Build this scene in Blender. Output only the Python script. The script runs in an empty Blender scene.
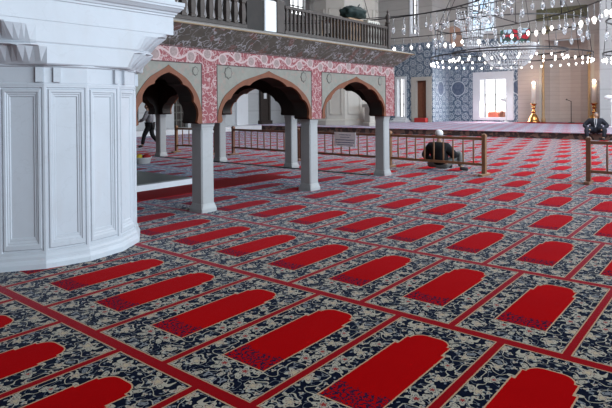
import bpy, bmesh, math, random
from mathutils import Vector, Matrix
random.seed(7)
PI = math.pi
scene = bpy.context.scene
col = scene.collection
R = math.radians

# ------------------------------------------------------------------ helpers
class MB:
    """collects shapes, builds one mesh object"""
    def __init__(s): s.v = []; s.f = []; s.m = []; s.sm = []; s.cur = 0
    def add(s, vs, fs, smooth=False):
        o = len(s.v); s.v += [tuple(v) for v in vs]
        for f in fs:
            s.f.append([i + o for i in f]); s.m.append(s.cur); s.sm.append(smooth)
        return s
    def box(s, x0, x1, y0, y1, z0, z1):
        v = [(x0,y0,z0),(x1,y0,z0),(x1,y1,z0),(x0,y1,z0),(x0,y0,z1),(x1,y0,z1),(x1,y1,z1),(x0,y1,z1)]
        return s.add(v, [(0,3,2,1),(4,5,6,7),(0,1,5,4),(1,2,6,5),(2,3,7,6),(3,0,4,7)])
    def cbox(s, x0, x1, y0, y1, z0, z1, c):
        """box with chamfered vertical edges and top rim"""
        p = [(x0+c,y0),(x1-c,y0),(x1,y0+c),(x1,y1-c),(x1-c,y1),(x0+c,y1),(x0,y1-c),(x0,y0+c)]
        cx, cy = (x0+x1)/2, (y0+y1)/2
        def sh(k): return [(x - (c*k if x > cx else -c*k), y - (c*k if y > cy else -c*k)) for x, y in p]
        return s.loft([[(x,y,z0) for x,y in p], [(x,y,z1-c) for x,y in p], [(x,y,z1) for x,y in sh(.9)]])
    def loft(s, rings, smooth=False, cap=True, closed=True):
        n = len(rings[0]); vs = [v for r in rings for v in r]; fs = []
        for a in range(len(rings)-1):
            for i in range(n if closed else n-1):
                j = (i+1) % n
                fs.append((a*n+i, a*n+j, (a+1)*n+j, (a+1)*n+i))
        if cap:
            fs.append(tuple(range(n))[::-1]); fs.append(tuple((len(rings)-1)*n+i for i in range(n)))
        return s.add(vs, fs, smooth)
    def lathe(s, prof, cx=0, cy=0, n=16, smooth=True, rot=0, cap=True):
        return s.loft([[(cx+r*math.cos(2*PI*i/n+rot), cy+r*math.sin(2*PI*i/n+rot), z) for i in range(n)] for r, z in prof], smooth, cap)
    def tube(s, pts, r, n=8, smooth=True):
        pts = [Vector(p) for p in pts]; rings = []
        rr = r if isinstance(r, (list, tuple)) else [r]*len(pts)
        for i, p in enumerate(pts):
            d = (pts[min(i+1, len(pts)-1)] - pts[max(i-1, 0)]).normalized()
            u = d.cross(Vector((0,0,1)))
            if u.length < 1e-3: u = Vector((1,0,0))
            u.normalize(); w = d.cross(u)
            rings.append([tuple(p + (u*math.cos(2*PI*k/n) + w*math.sin(2*PI*k/n))*rr[i]) for k in range(n)])
        return s.loft(rings, smooth)
    def ring(s, cx, cy, z, rad, w, h, n=64):
        prof = [(rad-w/2, z-h/2), (rad+w/2, z-h/2), (rad+w/2, z+h/2), (rad-w/2, z+h/2)]
        rings = [[(cx+r*math.cos(2*PI*i/n), cy+r*math.sin(2*PI*i/n), zz) for r, zz in prof] for i in range(n)]
        vs = [v for r in rings for v in r]; fs = []
        for i in range(n):
            j = (i+1) % n
            for k in range(4):
                l = (k+1) % 4
                fs.append((i*4+k, j*4+k, j*4+l, i*4+l))
        return s.add(vs, fs)
    def sphere(s, cx, cy, cz, rx, ry=None, rz=None, nu=12, nv=8):
        ry = ry or rx; rz = rz or rx
        rings = []
        for a in range(1, nv):
            t = PI*a/nv
            rings.append([(cx+rx*math.sin(t)*math.cos(2*PI*i/nu), cy+ry*math.sin(t)*math.sin(2*PI*i/nu), cz-rz*math.cos(t)) for i in range(nu)])
        o = len(s.v); s.loft(rings, True, cap=False)
        s.v += [(cx,cy,cz-rz),(cx,cy,cz+rz)]; b = len(s.v)-2
        for i in range(nu):
            j = (i+1) % nu
            s.f.append([b, o+j, o+i]); s.m.append(s.cur); s.sm.append(True)
            q = o+(nv-2)*nu
            s.f.append([b+1, q+i, q+j]); s.m.append(s.cur); s.sm.append(True)
        return s
    def extr(s, poly, axis, a, b):
        """extrude a 2D polygon along axis 'x','y' or 'z' from a to b"""
        def P(p, t):
            return {'x': (t, p[0], p[1]), 'y': (p[0], t, p[1]), 'z': (p[0], p[1], t)}[axis]
        n = len(poly)
        vs = [P(p, a) for p in poly] + [P(p, b) for p in poly]
        fs = [tuple(range(n))[::-1], tuple(range(n, 2*n))] + [(i, (i+1) % n, n+(i+1) % n, n+i) for i in range(n)]
        return s.add(vs, fs)
    def xf(s, M):
        s.v = [tuple(M @ Vector(v)) for v in s.v]; return s
    def mesh(s, name, mats):
        me = bpy.data.meshes.new(name); me.from_pydata(s.v, [], s.f)
        for m in (mats if isinstance(mats, (list, tuple)) else [mats]): me.materials.append(m)
        for p, mi, sm in zip(me.polygons, s.m, s.sm): p.material_index = mi; p.use_smooth = sm
        bm = bmesh.new(); bm.from_mesh(me); bmesh.ops.recalc_face_normals(bm, faces=bm.faces); bm.to_mesh(me); bm.free()
        return me
    def build(s, name, mats, parent=None, **kw):
        o = bpy.data.objects.new(name, s.mesh(name, mats)); col.objects.link(o)
        if parent: o.parent = parent
        return tag(o, **kw)

def tag(o, label=None, cat=None, group=None, kind=None):
    if label: o['label'] = label
    if cat: o['category'] = cat
    if group: o['group'] = group
    if kind: o['kind'] = kind
    return o
def thing(name, label, cat, loc=(0,0,0), rz=0, group=None, kind=None):
    o = bpy.data.objects.new(name, None); col.objects.link(o); o.empty_display_size = .1
    o.location = loc; o.rotation_euler = (0,0,rz)
    return tag(o, label, cat, group, kind)
def children(o): return [c for c in col.objects if c.parent == o]
def copy_tree(o, parent=None):
    c = o.copy(); col.objects.link(c)
    if parent: c.parent = parent
    for ch in children(o): copy_tree(ch, c)
    return c

# ------------------------------------------------------------------ node material builder
class NT:
    def __init__(s, name):
        s.mat = bpy.data.materials.new(name); s.mat.use_nodes = True
        s.t = s.mat.node_tree; s.b = s.t.nodes['Principled BSDF']
    def n(s, typ, **kw):
        nd = s.t.nodes.new(typ)
        for k, v in kw.items(): setattr(nd, k, v)
        return nd
    def put(s, sock, v):
        if hasattr(v, 'is_linked') or isinstance(v, bpy.types.NodeSocket): s.t.links.new(v, sock)
        elif v is not None:
            sock.default_value = v
    def m(s, op, a, b=None, c=None, clamp=False):
        nd = s.n('ShaderNodeMath', operation=op, use_clamp=clamp)
        s.put(nd.inputs[0], a)
        if b is not None: s.put(nd.inputs[1], b)
        if c is not None: s.put(nd.inputs[2], c)
        return nd.outputs[0]
    def mix(s, f, a, b):
        nd = s.n('ShaderNodeMix', data_type='RGBA'); nd.clamp_factor = True
        s.put(nd.inputs[0], f)
        s.put(nd.inputs[6], a if not isinstance(a, tuple) else (*a, 1)); s.put(nd.inputs[7], b if not isinstance(b, tuple) else (*b, 1))
        return nd.outputs[2]
    def xyz(s, src='Object'):
        tc = s.n('ShaderNodeTexCoord'); sp = s.n('ShaderNodeSeparateXYZ')
        s.t.links.new(tc.outputs[src], sp.inputs[0]); return sp.outputs[0], sp.outputs[1], sp.outputs[2], tc.outputs[src]
    def vec(s, x, y, z=0.0):
        nd = s.n('ShaderNodeCombineXYZ')
        for i, v in enumerate((x, y, z)): s.put(nd.inputs[i], v)
        return nd.outputs[0]
    def noise(s, v, scale, detail=3, rough=.5, out=0):
        nd = s.n('ShaderNodeTexNoise'); s.put(nd.inputs['Vector'], v)
        nd.inputs['Scale'].default_value = scale; nd.inputs['Detail'].default_value = detail; nd.inputs['Roughness'].default_value = rough
        return nd.outputs[out]
    def vor(s, v, scale, feature='F1', rnd=1.0, dim='3D'):
        nd = s.n('ShaderNodeTexVoronoi', feature=feature, voronoi_dimensions=dim); s.put(nd.inputs['Vector'], v)
        nd.inputs['Scale'].default_value = scale; nd.inputs['Randomness'].default_value = rnd
        return nd
    def band(s, v, c, w, soft=.25):
        """1 inside |v-c|<w"""
        d = s.m('ABSOLUTE', s.m('SUBTRACT', v, c))
        return s.m('LESS_THAN', d, w)
    def finish(s, colr, rough=.6, bump=None, bstr=.3, bdist=.01, spec=.5, metal=0, **kw):
        s.put(s.b.inputs['Base Color'], colr if not isinstance(colr, tuple) else (*colr, 1))
        s.put(s.b.inputs['Roughness'], rough); s.b.inputs['Metallic'].default_value = metal
        s.b.inputs['Specular IOR Level'].default_value = spec
        for k, v in kw.items(): s.put(s.b.inputs[k.replace('_', ' ')], v)
        if bump is not None:
            nd = s.n('ShaderNodeBump'); nd.inputs['Strength'].default_value = bstr; nd.inputs['Distance'].default_value = bdist
            s.put(nd.inputs['Height'], bump); s.t.links.new(nd.outputs[0], s.b.inputs['Normal'])
        return s.mat

def plain(name, c, rough=.6, var=.12, scale=6, metal=0, spec=.5, emit=None, es=0):
    t = NT(name); x, y, z, v = t.xyz()
    n = t.noise(v, scale, 4)
    c2 = tuple(max(0, k*(1-var*2)) for k in c)
    m = t.finish(t.mix(n, c2, tuple(min(1, k*(1+var)) for k in c)), rough, metal=metal, spec=spec, bump=n, bstr=.08)
    if emit: t.b.inputs['Emission Color'].default_value = (*emit, 1); t.b.inputs['Emission Strength'].default_value = es
    return m

# ------------------------------------------------------------------ carpet
W, L, YB = .783, 1.669, 3.7426
def carpet_mat(name, pale=0.0):
    t = NT(name); x, y, z, v = t.xyz()
    gy = t.m('DIVIDE', t.m('SUBTRACT', y, YB), L)
    k = t.m('FLOOR', gy)
    odd = t.m('FLOORED_MODULO', k, 2.0)
    off = t.m('MULTIPLY_ADD', odd, -.394, .648)
    gx = t.m('DIVIDE', t.m('SUBTRACT', x, off), W)
    u = t.m('MULTIPLY', t.m('SUBTRACT', t.m('FRACT', gx), .5), W)      # -W/2..W/2 across the rug
    au = t.m('ABSOLUTE', u)
    w = t.m('MULTIPLY', t.m('FRACT', gy), L)                          # 0..L along the rug
    edge_x = t.m('SUBTRACT', W/2, au)                                  # distance to the dividing stripe centre
    edge_y = t.m('MINIMUM', w, t.m('SUBTRACT', L, w))
    # small wobble so woven edges are not ruled
    wob = t.m('MULTIPLY', t.m('SUBTRACT', t.noise(v, 40, 1), .5), .006)
    sx = t.m('SUBTRACT', t.m('ADD', edge_x, wob), .025); sy = t.m('SUBTRACT', t.m('ADD', edge_y, wob), .040)
    e = t.m('MINIMUM', sx, sy)                                         # >0 inside the rug's dark field
    red_st = t.m('LESS_THAN', e, 0.0)
    cream_line = t.band(e, .005, .005)
    # prayer-niche field
    a2 = t.m('ADD', au, wob)
    def stepw(lo, hi, half):     # inside this slab of the field
        return t.m('MULTIPLY', t.m('MULTIPLY', t.m('GREATER_THAN', w, lo), t.m('LESS_THAN', w, hi)), t.m('LESS_THAN', a2, half))
    def dome(grow):
        # straight body, a small notch, then a lobed flat head
        body = stepw(.345-grow, 1.20+grow, .178+grow)
        hy = t.m('SUBTRACT', w, 1.20)
        # lobe 1 : circle around (+-.105, 1.225) ; lobe 2 : centre cap
        l1 = stepw(1.19, 1.335+grow, .156+grow)
        dx1 = t.m('MAXIMUM', t.m('SUBTRACT', a2, .045), 0.0); dy1 = t.m('SUBTRACT', w, 1.335)
        l2 = t.m('LESS_THAN', t.m('SQRT', t.m('ADD', t.m('MULTIPLY', dx1, dx1), t.m('MULTIPLY', dy1, dy1))), .088+grow)
        r = t.m('MAXIMUM', body, t.m('MAXIMUM', l1, l2))
        return r
    fld_o = dome(.010); fld = dome(0.0)
    # floral ground, mirrored about each rug's middle
    pv = t.vec(au, w, 0.0)
    wv = t.n('ShaderNodeTexNoise'); t.put(wv.inputs['Vector'], pv); wv.inputs['Scale'].default_value = 9; wv.inputs['Detail'].default_value = 1
    va = t.n('ShaderNodeVectorMath', operation='SCALE'); t.t.links.new(wv.outputs['Color'], va.inputs[0]); va.inputs['Scale'].default_value = .03
    vb = t.n('ShaderNodeVectorMath', operation='ADD'); t.t.links.new(pv, vb.inputs[0]); t.t.links.new(va.outputs[0], vb.inputs[1])
    pw = vb.outputs[0]
    def flowers(scale, rad, petals, seed, rnd=.75):
        mp = t.n('ShaderNodeVectorMath', operation='ADD'); t.put(mp.inputs[0], pv); mp.inputs[1].default_value = (seed*3.1, seed*1.7, 0)
        vo = t.vor(mp.outputs[0], scale, rnd=rnd, dim='2D')
        dv = t.n('ShaderNodeVectorMath', operation='SUBTRACT'); t.t.links.new(mp.outputs[0], dv.inputs[0]); t.t.links.new(vo.outputs['Position'], dv.inputs[1])
        sp = t.n('ShaderNodeSeparateXYZ'); t.t.links.new(dv.outputs[0], sp.inputs[0])
        ang = t.m('ARCTAN2', sp.outputs[1], sp.outputs[0])
        cs = t.n('ShaderNodeSeparateColor'); t.t.links.new(vo.outputs['Color'], cs.inputs[0])
        ph = t.m('MULTIPLY', cs.outputs[0], 6.28)
        pet = t.m('COSINE', t.m('ADD', t.m('MULTIPLY', ang, float(petals)), ph))
        rr = t.m('MULTIPLY_ADD', pet, .26*rad, .74*rad)
        rr = t.m('MULTIPLY', rr, t.m('MULTIPLY_ADD', cs.outputs[1], .5, .68))
        d = t.m('LENGTH' if False else 'DIVIDE', vo.outputs['Distance'], 1.0)
        dl = t.m('SQRT', t.m('ADD', t.m('MULTIPLY', sp.outputs[0], sp.outputs[0]), t.m('MULTIPLY', sp.outputs[1], sp.outputs[1])))
        return t.m('LESS_THAN', dl, rr), t.m('LESS_THAN', dl, t.m('MULTIPLY', rr, .33)), t.m('MULTIPLY', t.m('LESS_THAN', dl, t.m('MULTIPLY', rr, .62)), t.m('GREATER_THAN', dl, t.m('MULTIPLY', rr, .5))), cs.outputs[2]
    f1, c1, r1, h1 = flowers(5.4, .060, 5, 1, .7)
    f2, c2, r2, h2 = flowers(11, .018, 3, 2, 1.0)
    f3, c3, r3, h3 = flowers(15, .011, 2, 5, 1.0)
    f4, c4, r4, h4 = flowers(7.6, .032, 2, 8, 1.0)
    vine = t.band(t.noise(pw, 7.5, 1, .4), .5, .013)
    vine2 = t.band(t.noise(pw, 12, 1, .4), .46, .010)
    navy = t.mix(t.noise(v, 30, 3), (.002, .003, .008), (.006, .009, .022))
    cream = t.mix(t.noise(v, 150, 2), (.25, .23, .175), (.47, .435, .355))
    blue = t.mix(t.noise(v, 60, 2), (.10, .11, .13), (.26, .27, .27))
    c = t.mix(vine2, navy, blue)
    c = t.mix(vine, c, cream)
    c = t.mix(f3, c, blue)
    c = t.mix(f4, c, t.mix(t.m('GREATER_THAN', h4, .5), cream, blue))
    c = t.mix(r4, c, navy)
    c = t.mix(f2, c, cream)
    c = t.mix(c2, c, (.20, .05, .04))
    c = t.mix(f1, c, cream)
    c = t.mix(r1, c, t.mix(t.m('GREATER_THAN', h1, .5), (.05, .05, .07), (.2, .09, .07)))
    c = t.mix(c1, c, t.mix(t.m('GREATER_THAN', h1, .5), (.24, .03, .03), (.42, .34, .22)))
    c = t.mix(t.m('LESS_THAN', e, .012), c, navy)
    c = t.mix(cream_line, c, (.40, .25, .16))
    redn = t.noise(v, 220, 2); redl = t.noise(v, 1.3, 2)
    red = t.mix(redl, (.32, .0015, .003), (.44, .004, .004))
    red = t.mix(t.m('MULTIPLY', redn, .5), red, (.22, .001, .002))
    c = t.mix(fld_o, c, (.44, .27, .17))
    c = t.mix(fld, c, red)
    # blue sprig motif at the foot of the field, ragged top
    rag = t.m('MULTIPLY_ADD', t.noise(t.vec(au, w, 3.0), 16, 2), .16, .45)
    mot = t.m('MULTIPLY', t.m('LESS_THAN', w, rag), fld)
    spk = t.m('GREATER_THAN', t.noise(t.vec(au, w, 1.0), 42, 2, .7), .52)
    c = t.mix(t.m('MULTIPLY', mot, spk), c, (.022, .008, .030))
    dsp = t.m('LESS_THAN', t.vor(t.vec(au, w, 0.0), 34, dim='2D').outputs['Distance'], .2)
    c = t.mix(t.m('MULTIPLY', mot, dsp), c, (.012, .012, .03))
    red2 = t.mix(redn, (.20, .003, .006), (.28, .004, .006))
    c = t.mix(red_st, c, red2)
    if pale: c = t.mix(pale, c, (.50, .44, .56))  # lavender-white wash puts sheen and window light into the platform carpet's colour
    return t.finish(c, .9, bump=t.noise(v, 260, 2), bstr=.3, bdist=.004, spec=.0, Sheen_Weight=t.m('MULTIPLY_ADD', fld, -.28, .38), Sheen_Roughness=.20, Sheen_Tint=(.70, .76, 1, 1))

# ------------------------------------------------------------------ other materials
def marble_mat(name, base=(.72, .74, .77), vein=(.50, .51, .54), stain=.25, blocks=None, rough=.45):
    t = NT(name); x, y, z, v = t.xyz()
    n = t.noise(v, 1.7, 5, .6); n2 = t.noise(v, 9, 4)
    c = t.mix(t.m('MULTIPLY', n, stain*2, clamp=True), base, vein)
    c = t.mix(t.m('MULTIPLY', n2, .18), c, tuple(k*.8 for k in base))
    vn = t.band(t.noise(t.vec(t.m('MULTIPLY', x, .6), t.m('MULTIPLY', y, .6), z), 3.2, 4), .5, .006)
    c = t.mix(t.m('MULTIPLY', vn, .10), c, tuple(k*.7 for k in vein))
    st = t.m('MULTIPLY', t.m('SUBTRACT', t.noise(t.vec(x, y, t.m('MULTIPLY', z, .3)), 5, 3), .55), 2.2, clamp=True)
    c = t.mix(t.m('MULTIPLY', st, .5), c, tuple(k*b for k, b in zip(vein, (1.0, .93, .86))))
    hgt = n2
    if blocks:
        j = t.m('LESS_THAN', t.m('ABSOLUTE', t.m('SUBTRACT', t.m('FRACT', t.m('DIVIDE', z, blocks)), .5)), .004/blocks)
        c = t.mix(t.m('MULTIPLY', j, .6), c, tuple(k*.55 for k in vein))
    return t.finish(c, rough, bump=hgt, bstr=.12, bdist=.01)

def scroll_mat(name, ground, ground2, line, rosette, per=.42, z0=2.30, half=.085, axis=1, thick=.03, rough=.7):
    """painted arabesque band: a waving vine, curls and rosettes"""
    t = NT(name); x, y, z, v = t.xyz()
    h = t.m('ADD', x, y)
    n = t.noise(v, 7, 4)
    c = t.mix(n, ground, ground2)
    vo = t.vor(v, 13, rnd=.8)
    curl = t.band(t.m('MULTIPLY', vo.outputs['Distance'], 1.0), .34, .07)
    nv = t.band(t.noise(v, 11, 2, .5), .5, thick)
    wavy = t.m('MULTIPLY', t.m('SINE', t.m('MULTIPLY', h, 2*PI/per)), half*.62)
    vine = t.m('LESS_THAN', t.m('ABSOLUTE', t.m('SUBTRACT', t.m('SUBTRACT', z, z0), wavy)), .016)
    ro = t.m('FRACT', t.m('ADD', t.m('DIVIDE', h, per/2), .25))
    rx = t.m('MULTIPLY', t.m('SUBTRACT', ro, .5), per/2)
    sgn = t.m('SUBTRACT', t.m('MULTIPLY', t.m('FLOORED_MODULO', t.m('FLOOR', t.m('ADD', t.m('DIVIDE', h, per/2), .25)), 2.0), 2.0), 1.0)
    rz = t.m('SUBTRACT', t.m('SUBTRACT', z, z0), t.m('MULTIPLY', sgn, half*.28))
    rd = t.m('SQRT', t.m('ADD', t.m('MULTIPLY', rx, rx), t.m('MULTIPLY', rz, rz)))
    c = t.mix(t.m('MULTIPLY', nv, .8), c, line)
    c = t.mix(t.m('MULTIPLY', curl, .4), c, line)
    c = t.mix(vine, c, line)
    c = t.mix(t.m('LESS_THAN', rd, .070), c, t.mix(t.noise(v, 34, 3), tuple(k*.55 for k in rosette), tuple(min(1, k*1.5) for k in rosette)))
    c = t.mix(t.band(rd, .076, .011), c, line)
    wear = t.m('MULTIPLY', t.m('SUBTRACT', t.noise(v, 14, 4, .7), .52), 3, clamp=True)
    c = t.mix(t.m('MULTIPLY', wear, .35), c, tuple(k*.75 for k in rosette))
    return t.finish(c, rough, bump=n, bstr=.1)

def soffit_mat(name):
    t = NT(name); x, y, z, v = t.xyz()
    c = t.mix(t.noise(v, 6, 4), (.060, .054, .046), (.135, .12, .10))
    nv = t.band(t.noise(v, 6.5, 2, .5), .5, .022)
    vo = t.band(t.vor(v, 8, rnd=.9).outputs['Distance'], .3, .06)
    br = t.m('GREATER_THAN', t.noise(v, 3.0, 2), .47)
    c = t.mix(t.m('MULTIPLY', t.m('MAXIMUM', nv, t.m('MULTIPLY', vo, .6)), t.m('MULTIPLY_ADD', br, .55, .25)), c, (.42, .42, .45))
    rd = t.m('GREATER_THAN', t.noise(v, 4.3, 2), .6)
    c = t.mix(t.m('MULTIPLY', rd, .3), c, (.25, .07, .06))
    return t.finish(c, .7)

def spandrel_mat(name):
    t = NT(name); x, y, z, v = t.xyz()
    n = t.noise(v, 8, 5, .7); n2 = t.noise(v, 30, 3, .7)
    c = t.mix(n, (.15, .145, .12), (.34, .33, .28))
    c = t.mix(t.m('MULTIPLY', n2, .5), c, (.22, .22, .20))
    c = t.mix(t.m('MULTIPLY', t.m('GREATER_THAN', t.noise(v, 11, 3), .58), .35), c, (.34, .22, .19))
    return t.finish(c, .7, bump=n2, bstr=.1)

def tile_mat(name):
    t = NT(name); x, y, z, v = t.xyz()
    h = t.m('ADD', x, y); kk = 2*PI/.58
    def wv(ax, az): return t.m('COSINE', t.m('MULTIPLY', t.m('ADD', t.m('MULTIPLY', h, ax), t.m('MULTIPLY', z, az)), kk))
    f = t.m('ADD', t.m('ADD', wv(1, 0), wv(.5, .866)), wv(-.5, .866))
    g = t.m('ADD', t.m('ADD', wv(0, 2.0), wv(1.732, 1.0)), wv(-1.732, 1.0))
    c = t.mix(t.noise(v, 3, 3), (.06, .10, .16), (.11, .16, .23))
    c = t.mix(t.m('GREATER_THAN', f, 1.9), c, (.03, .06, .15))
    wl = t.m('MAXIMUM', t.band(f, .1, .34), t.band(g, .9, .42))
    c = t.mix(wl, c, (.60, .66, .70))
    c = t.mix(t.band(f, 2.2, .22), c, (.7, .76, .8))
    md = t.m('SUBTRACT', t.m('MULTIPLY', t.m('FRACT', t.m('DIVIDE', t.m('ADD', h, .35+1.15), 2.3)), 2.3), 1.15)
    mz = t.m('SUBTRACT', z, 2.8)
    mr = t.m('SQRT', t.m('ADD', t.m('MULTIPLY', md, md), t.m('MULTIPLY', mz, mz)))
    c = t.mix(t.m('MULTIPLY', t.m('LESS_THAN', mr, .52), .8), c, (.07, .10, .17))
    c = t.mix(t.band(mr, .54, .03), c, (.55, .6, .64))
    return t.finish(c, .35, spec=.5)

def course_mat(name, a, b, joint, hz=.42, rough=.6):
    t = NT(name); x, y, z, v = t.xyz()
    rowi = t.m('FLOOR', t.m('DIVIDE', z, hz))
    fr = t.m('FRACT', t.m('DIVIDE', z, hz))
    tone = t.n('ShaderNodeTexWhiteNoise', noise_dimensions='1D'); t.put(tone.inputs['W'], rowi)
    c = t.mix(t.m('MULTIPLY_ADD', t.noise(t.vec(x, y, t.m('MULTIPLY', z, 3.)), 1.6, 4), .7, t.m('MULTIPLY', tone.outputs[0], .3)), a, b)
    c = t.mix(t.m('MULTIPLY', t.m('LESS_THAN', fr, .07), .6), c, joint)
    return t.finish(c, rough)

def glass_mat(name, tint=(.9, .95, 1), es=0.0):
    t = NT(name)
    m = t.finish(tint, .08, spec=.8, Transmission_Weight=.85, IOR=1.4)
    return m
def emit_mat(name, c, s):
    t = NT(name); m = t.finish(tuple(min(.9, k) for k in c), .4)
    t.b.inputs['Emission Color'].default_value = (*c, 1); t.b.inputs['Emission Strength'].default_value = s
    return m
def stained_mat(name, s=1.6, blue=True):
    t = NT(name); x, y, z, v = t.xyz()
    vo = t.vor(v, 3.2); e = t.vor(v, 3.2, feature='DISTANCE_TO_EDGE')
    sp = t.n('ShaderNodeSeparateColor'); t.t.links.new(vo.outputs['Color'], sp.inputs[0])
    if blue: c = t.mix(sp.outputs[0], (.45, .65, .85), (.95, 1, 1))
    else:
        c = t.mix(t.m('GREATER_THAN', sp.outputs[0], .5), (.55, .04, .06), (.05, .12, .10))
        c = t.mix(t.m('GREATER_THAN', sp.outputs[1], .72), c, (.55, .75, .9))
    c = t.mix(t.m('LESS_THAN', e.outputs['Distance'], .06), c, (.05, .05, .06))
    m = t.finish(c, .3); t.t.links.new(c, t.b.inputs['Emission Color']); t.b.inputs['Emission Strength'].default_value = s
    return m

M = {}
M['carpet'] = carpet_mat('carpet')
M['carpet_lit'] = carpet_mat('platform_carpet_lit', .40)
M['marble'] = marble_mat('pier_marble', (.57, .61, .66), (.42, .43, .45), .42, blocks=None)
M['corbel'] = marble_mat('corbel_marble', (.66, .67, .69), (.38, .36, .35), .4)
M['column'] = marble_mat('column_marble', (.44, .46, .47), (.28, .27, .26), .40)
M['slab'] = marble_mat('slab_marble', (.20, .225, .22), (.13, .15, .15), .4, rough=.4)
M['white'] = marble_mat('white_marble', (.78, .80, .83), (.6, .62, .66), .2)
M['beige'] = marble_mat('beige_marble', (.56, .54, .49), (.40, .38, .34), .3)
M['frieze'] = scroll_mat('frieze_paint', (.22, .040, .050), (.30, .085, .092), (.50, .37, .36), (.30, .22, .21), per=.62, z0=2.37, half=.10)
M['soffit'] = soffit_mat('canopy_paint')
M['spandrel'] = spandrel_mat('spandrel_stone')
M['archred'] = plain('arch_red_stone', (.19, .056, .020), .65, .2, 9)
M['dark'] = plain('dark_timber_and_shade', (.022, .016, .013), .7, .3, 8)  # also paints shade onto the arcade's inner faces, soffits and deck underside
M['wood_grey'] = plain('weathered_timber', (.075, .058, .050), .65, .25, 9)
M['wood_dark'] = plain('dark_brown_timber', (.045, .032, .027), .6, .3, 9)
M['gold'] = plain('gilded_edge', (.22, .14, .06), .5, .2, 12)
M['ledge'] = plain('ledge_stone', (.34, .32, .30), .7, .2, 12)
M['rosette'] = plain('rosette_grey', (.12, .115, .10), .7, .15, 12)
M['line'] = plain('dark_outline', (.07, .04, .04), .7, .1)
M['fence'] = plain('varnished_wood', (.27, .135, .065), .4, .25, 12)
M['fence2'] = plain('worn_varnished_wood', (.20, .088, .05), .4, .25, 12)
M['ceil'] = None
M['tile'] = tile_mat('iznik_tile')
M['mihrab'] = course_mat('mihrab_stone', (.43, .375, .35), (.55, .49, .455), (.33, .28, .26), .27)
M['upper'] = course_mat('upper_wall_stone', (.40, .38, .36), (.52, .50, .47), (.33, .30, .28), .8)
M['leftwall'] = course_mat('grey_wall', (.42, .44, .45), (.52, .53, .54), (.36, .37, .38), 1.2)
M['pink'] = course_mat('warm_lit_stone', (.46, .27, .19), (.56, .37, .29), (.35, .22, .17), .5)
M['brass'] = plain('polished_brass', (.72, .38, .13), .25, .1, 8, metal=1)
M['colonnette'] = plain('gilded_stone', (.45, .31, .16), .5, .15, 8)
M['iron'] = plain('dark_iron', (.05, .048, .05), .5, .2, 10, metal=.6)
M['glass'] = glass_mat('clear_glass')
M['bulb'] = emit_mat('glowing_bulb', (1, .86, .74), 14)
M['bulb_blue'] = emit_mat('cool_glowing_bulb', (.75, .88, 1), 8)
M['wax'] = plain('candle_wax', (.75, .70, .64), .5, .05)
M['daylight'] = emit_mat('bright_window_pane', (.93, .96, 1), 2.2)
M['stained'] = stained_mat('blue_stained_glass', 1.0)
M['stained_red'] = stained_mat('red_green_stained_glass', .35, False)
M['door'] = plain('brown_door', (.20, .07, .035), .5, .2, 5)
M['red_cloth'] = plain('red_cloth', (.45, .03, .03), .85, .1)
M['orange_cloth'] = plain('orange_red_cloth', (.55, .13, .08), .85, .1)
M['runner'] = plain('red_runner_wool', (.30, .008, .012), .9, .18, 30, spec=.2)
M['black_cloth'] = plain('black_cloth', (.012, .012, .014), .85, .2, 20, spec=.2)
M['charcoal'] = plain('charcoal_suit', (.018, .020, .030), .8, .2, 20, spec=.2)
M['grey_cloth'] = plain('grey_cloth', (.17, .175, .17), .85, .15, 20)
M['shirt'] = plain('pale_shirt', (.50, .53, .58), .8, .1, 20)
M['patterned'] = plain('mottled_grey_cloth', (.20, .20, .22), .85, .45, 22)
M['white_cloth'] = plain('white_cloth', (.80, .82, .84), .8, .06)
M['skin'] = plain('skin', (.42, .25, .17), .55, .08, 10)
M['hair'] = plain('dark_hair', (.03, .025, .022), .7, .3, 30)
M['greyhair'] = plain('grey_hair', (.20, .19, .18), .7, .3, 30)
M['shoe'] = plain('dark_sock', (.03, .03, .035), .7, .1)
M['white_paint'] = plain('white_enamel', (.80, .82, .84), .35, .04)
M['green_cloth'] = plain('dark_green_cloth', (.010, .028, .026), .8, .35, 14)
M['tan_box'] = plain('tan_board', (.34, .22, .13), .7, .15)
M['cream_box'] = plain('cream_board', (.60, .57, .50), .6, .08)
M['yellow'] = plain('yellow_cloth', (.75, .55, .05), .7, .05)
M['calli'] = plain('green_gold_panel', (.16, .155, .085), .6, .3, 3)
M['calli_gold'] = plain('dull_gold_script', (.30, .27, .14), .5, .15)
M['sign'] = plain('sign_board', (.88, .88, .90), .5, .04)
M['ink'] = plain('sign_ink', (.10, .13, .28), .6, .05)
M['floor_strip'] = plain('dark_strip', (.035, .03, .03), .8, .2)
M['band'] = None
t = NT('platform_face_carpet'); x, y, z, v = t.xyz()
c = t.mix(t.m('GREATER_THAN', t.noise(v, 5, 2), .52), (.035, .022, .022), (.13, .075, .06))
M['band'] = t.finish(c, .9)

# ------------------------------------------------------------------ room shell
def struct(mb, name, mat, parent=None): return mb.build(name, mat, parent, kind='structure')
struct(MB().box(-32, 16, -5, 44, -.3, 0), 'floor', M['carpet'])
struct(MB().box(-28, 16, -5.3, -5, 0, 13), 'unseen_wall_front', M['wood_dark'])  # unseen wall behind the camera, dark to cut bounced light on the columns
struct(MB().box(-28, 16, -5, 44, 13, 13.3), 'ceiling', M['upper'])
PZ = .30
pl = thing('trim_1', None, None, (0, 0, 0), kind='structure')
struct(MB().box(-26.9, 16, 26.5, 43, .005, PZ-.03), 'platform_face', M['band'], pl)
struct(MB().box(-26.9, 16, 26.44, 43, PZ-.03, PZ), 'platform_top', M['carpet_lit'], pl)
struct(MB().box(-26.9, -25.2, 4, 26.44, .005, PZ), 'side_ledge', M['white'], pl)

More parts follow.
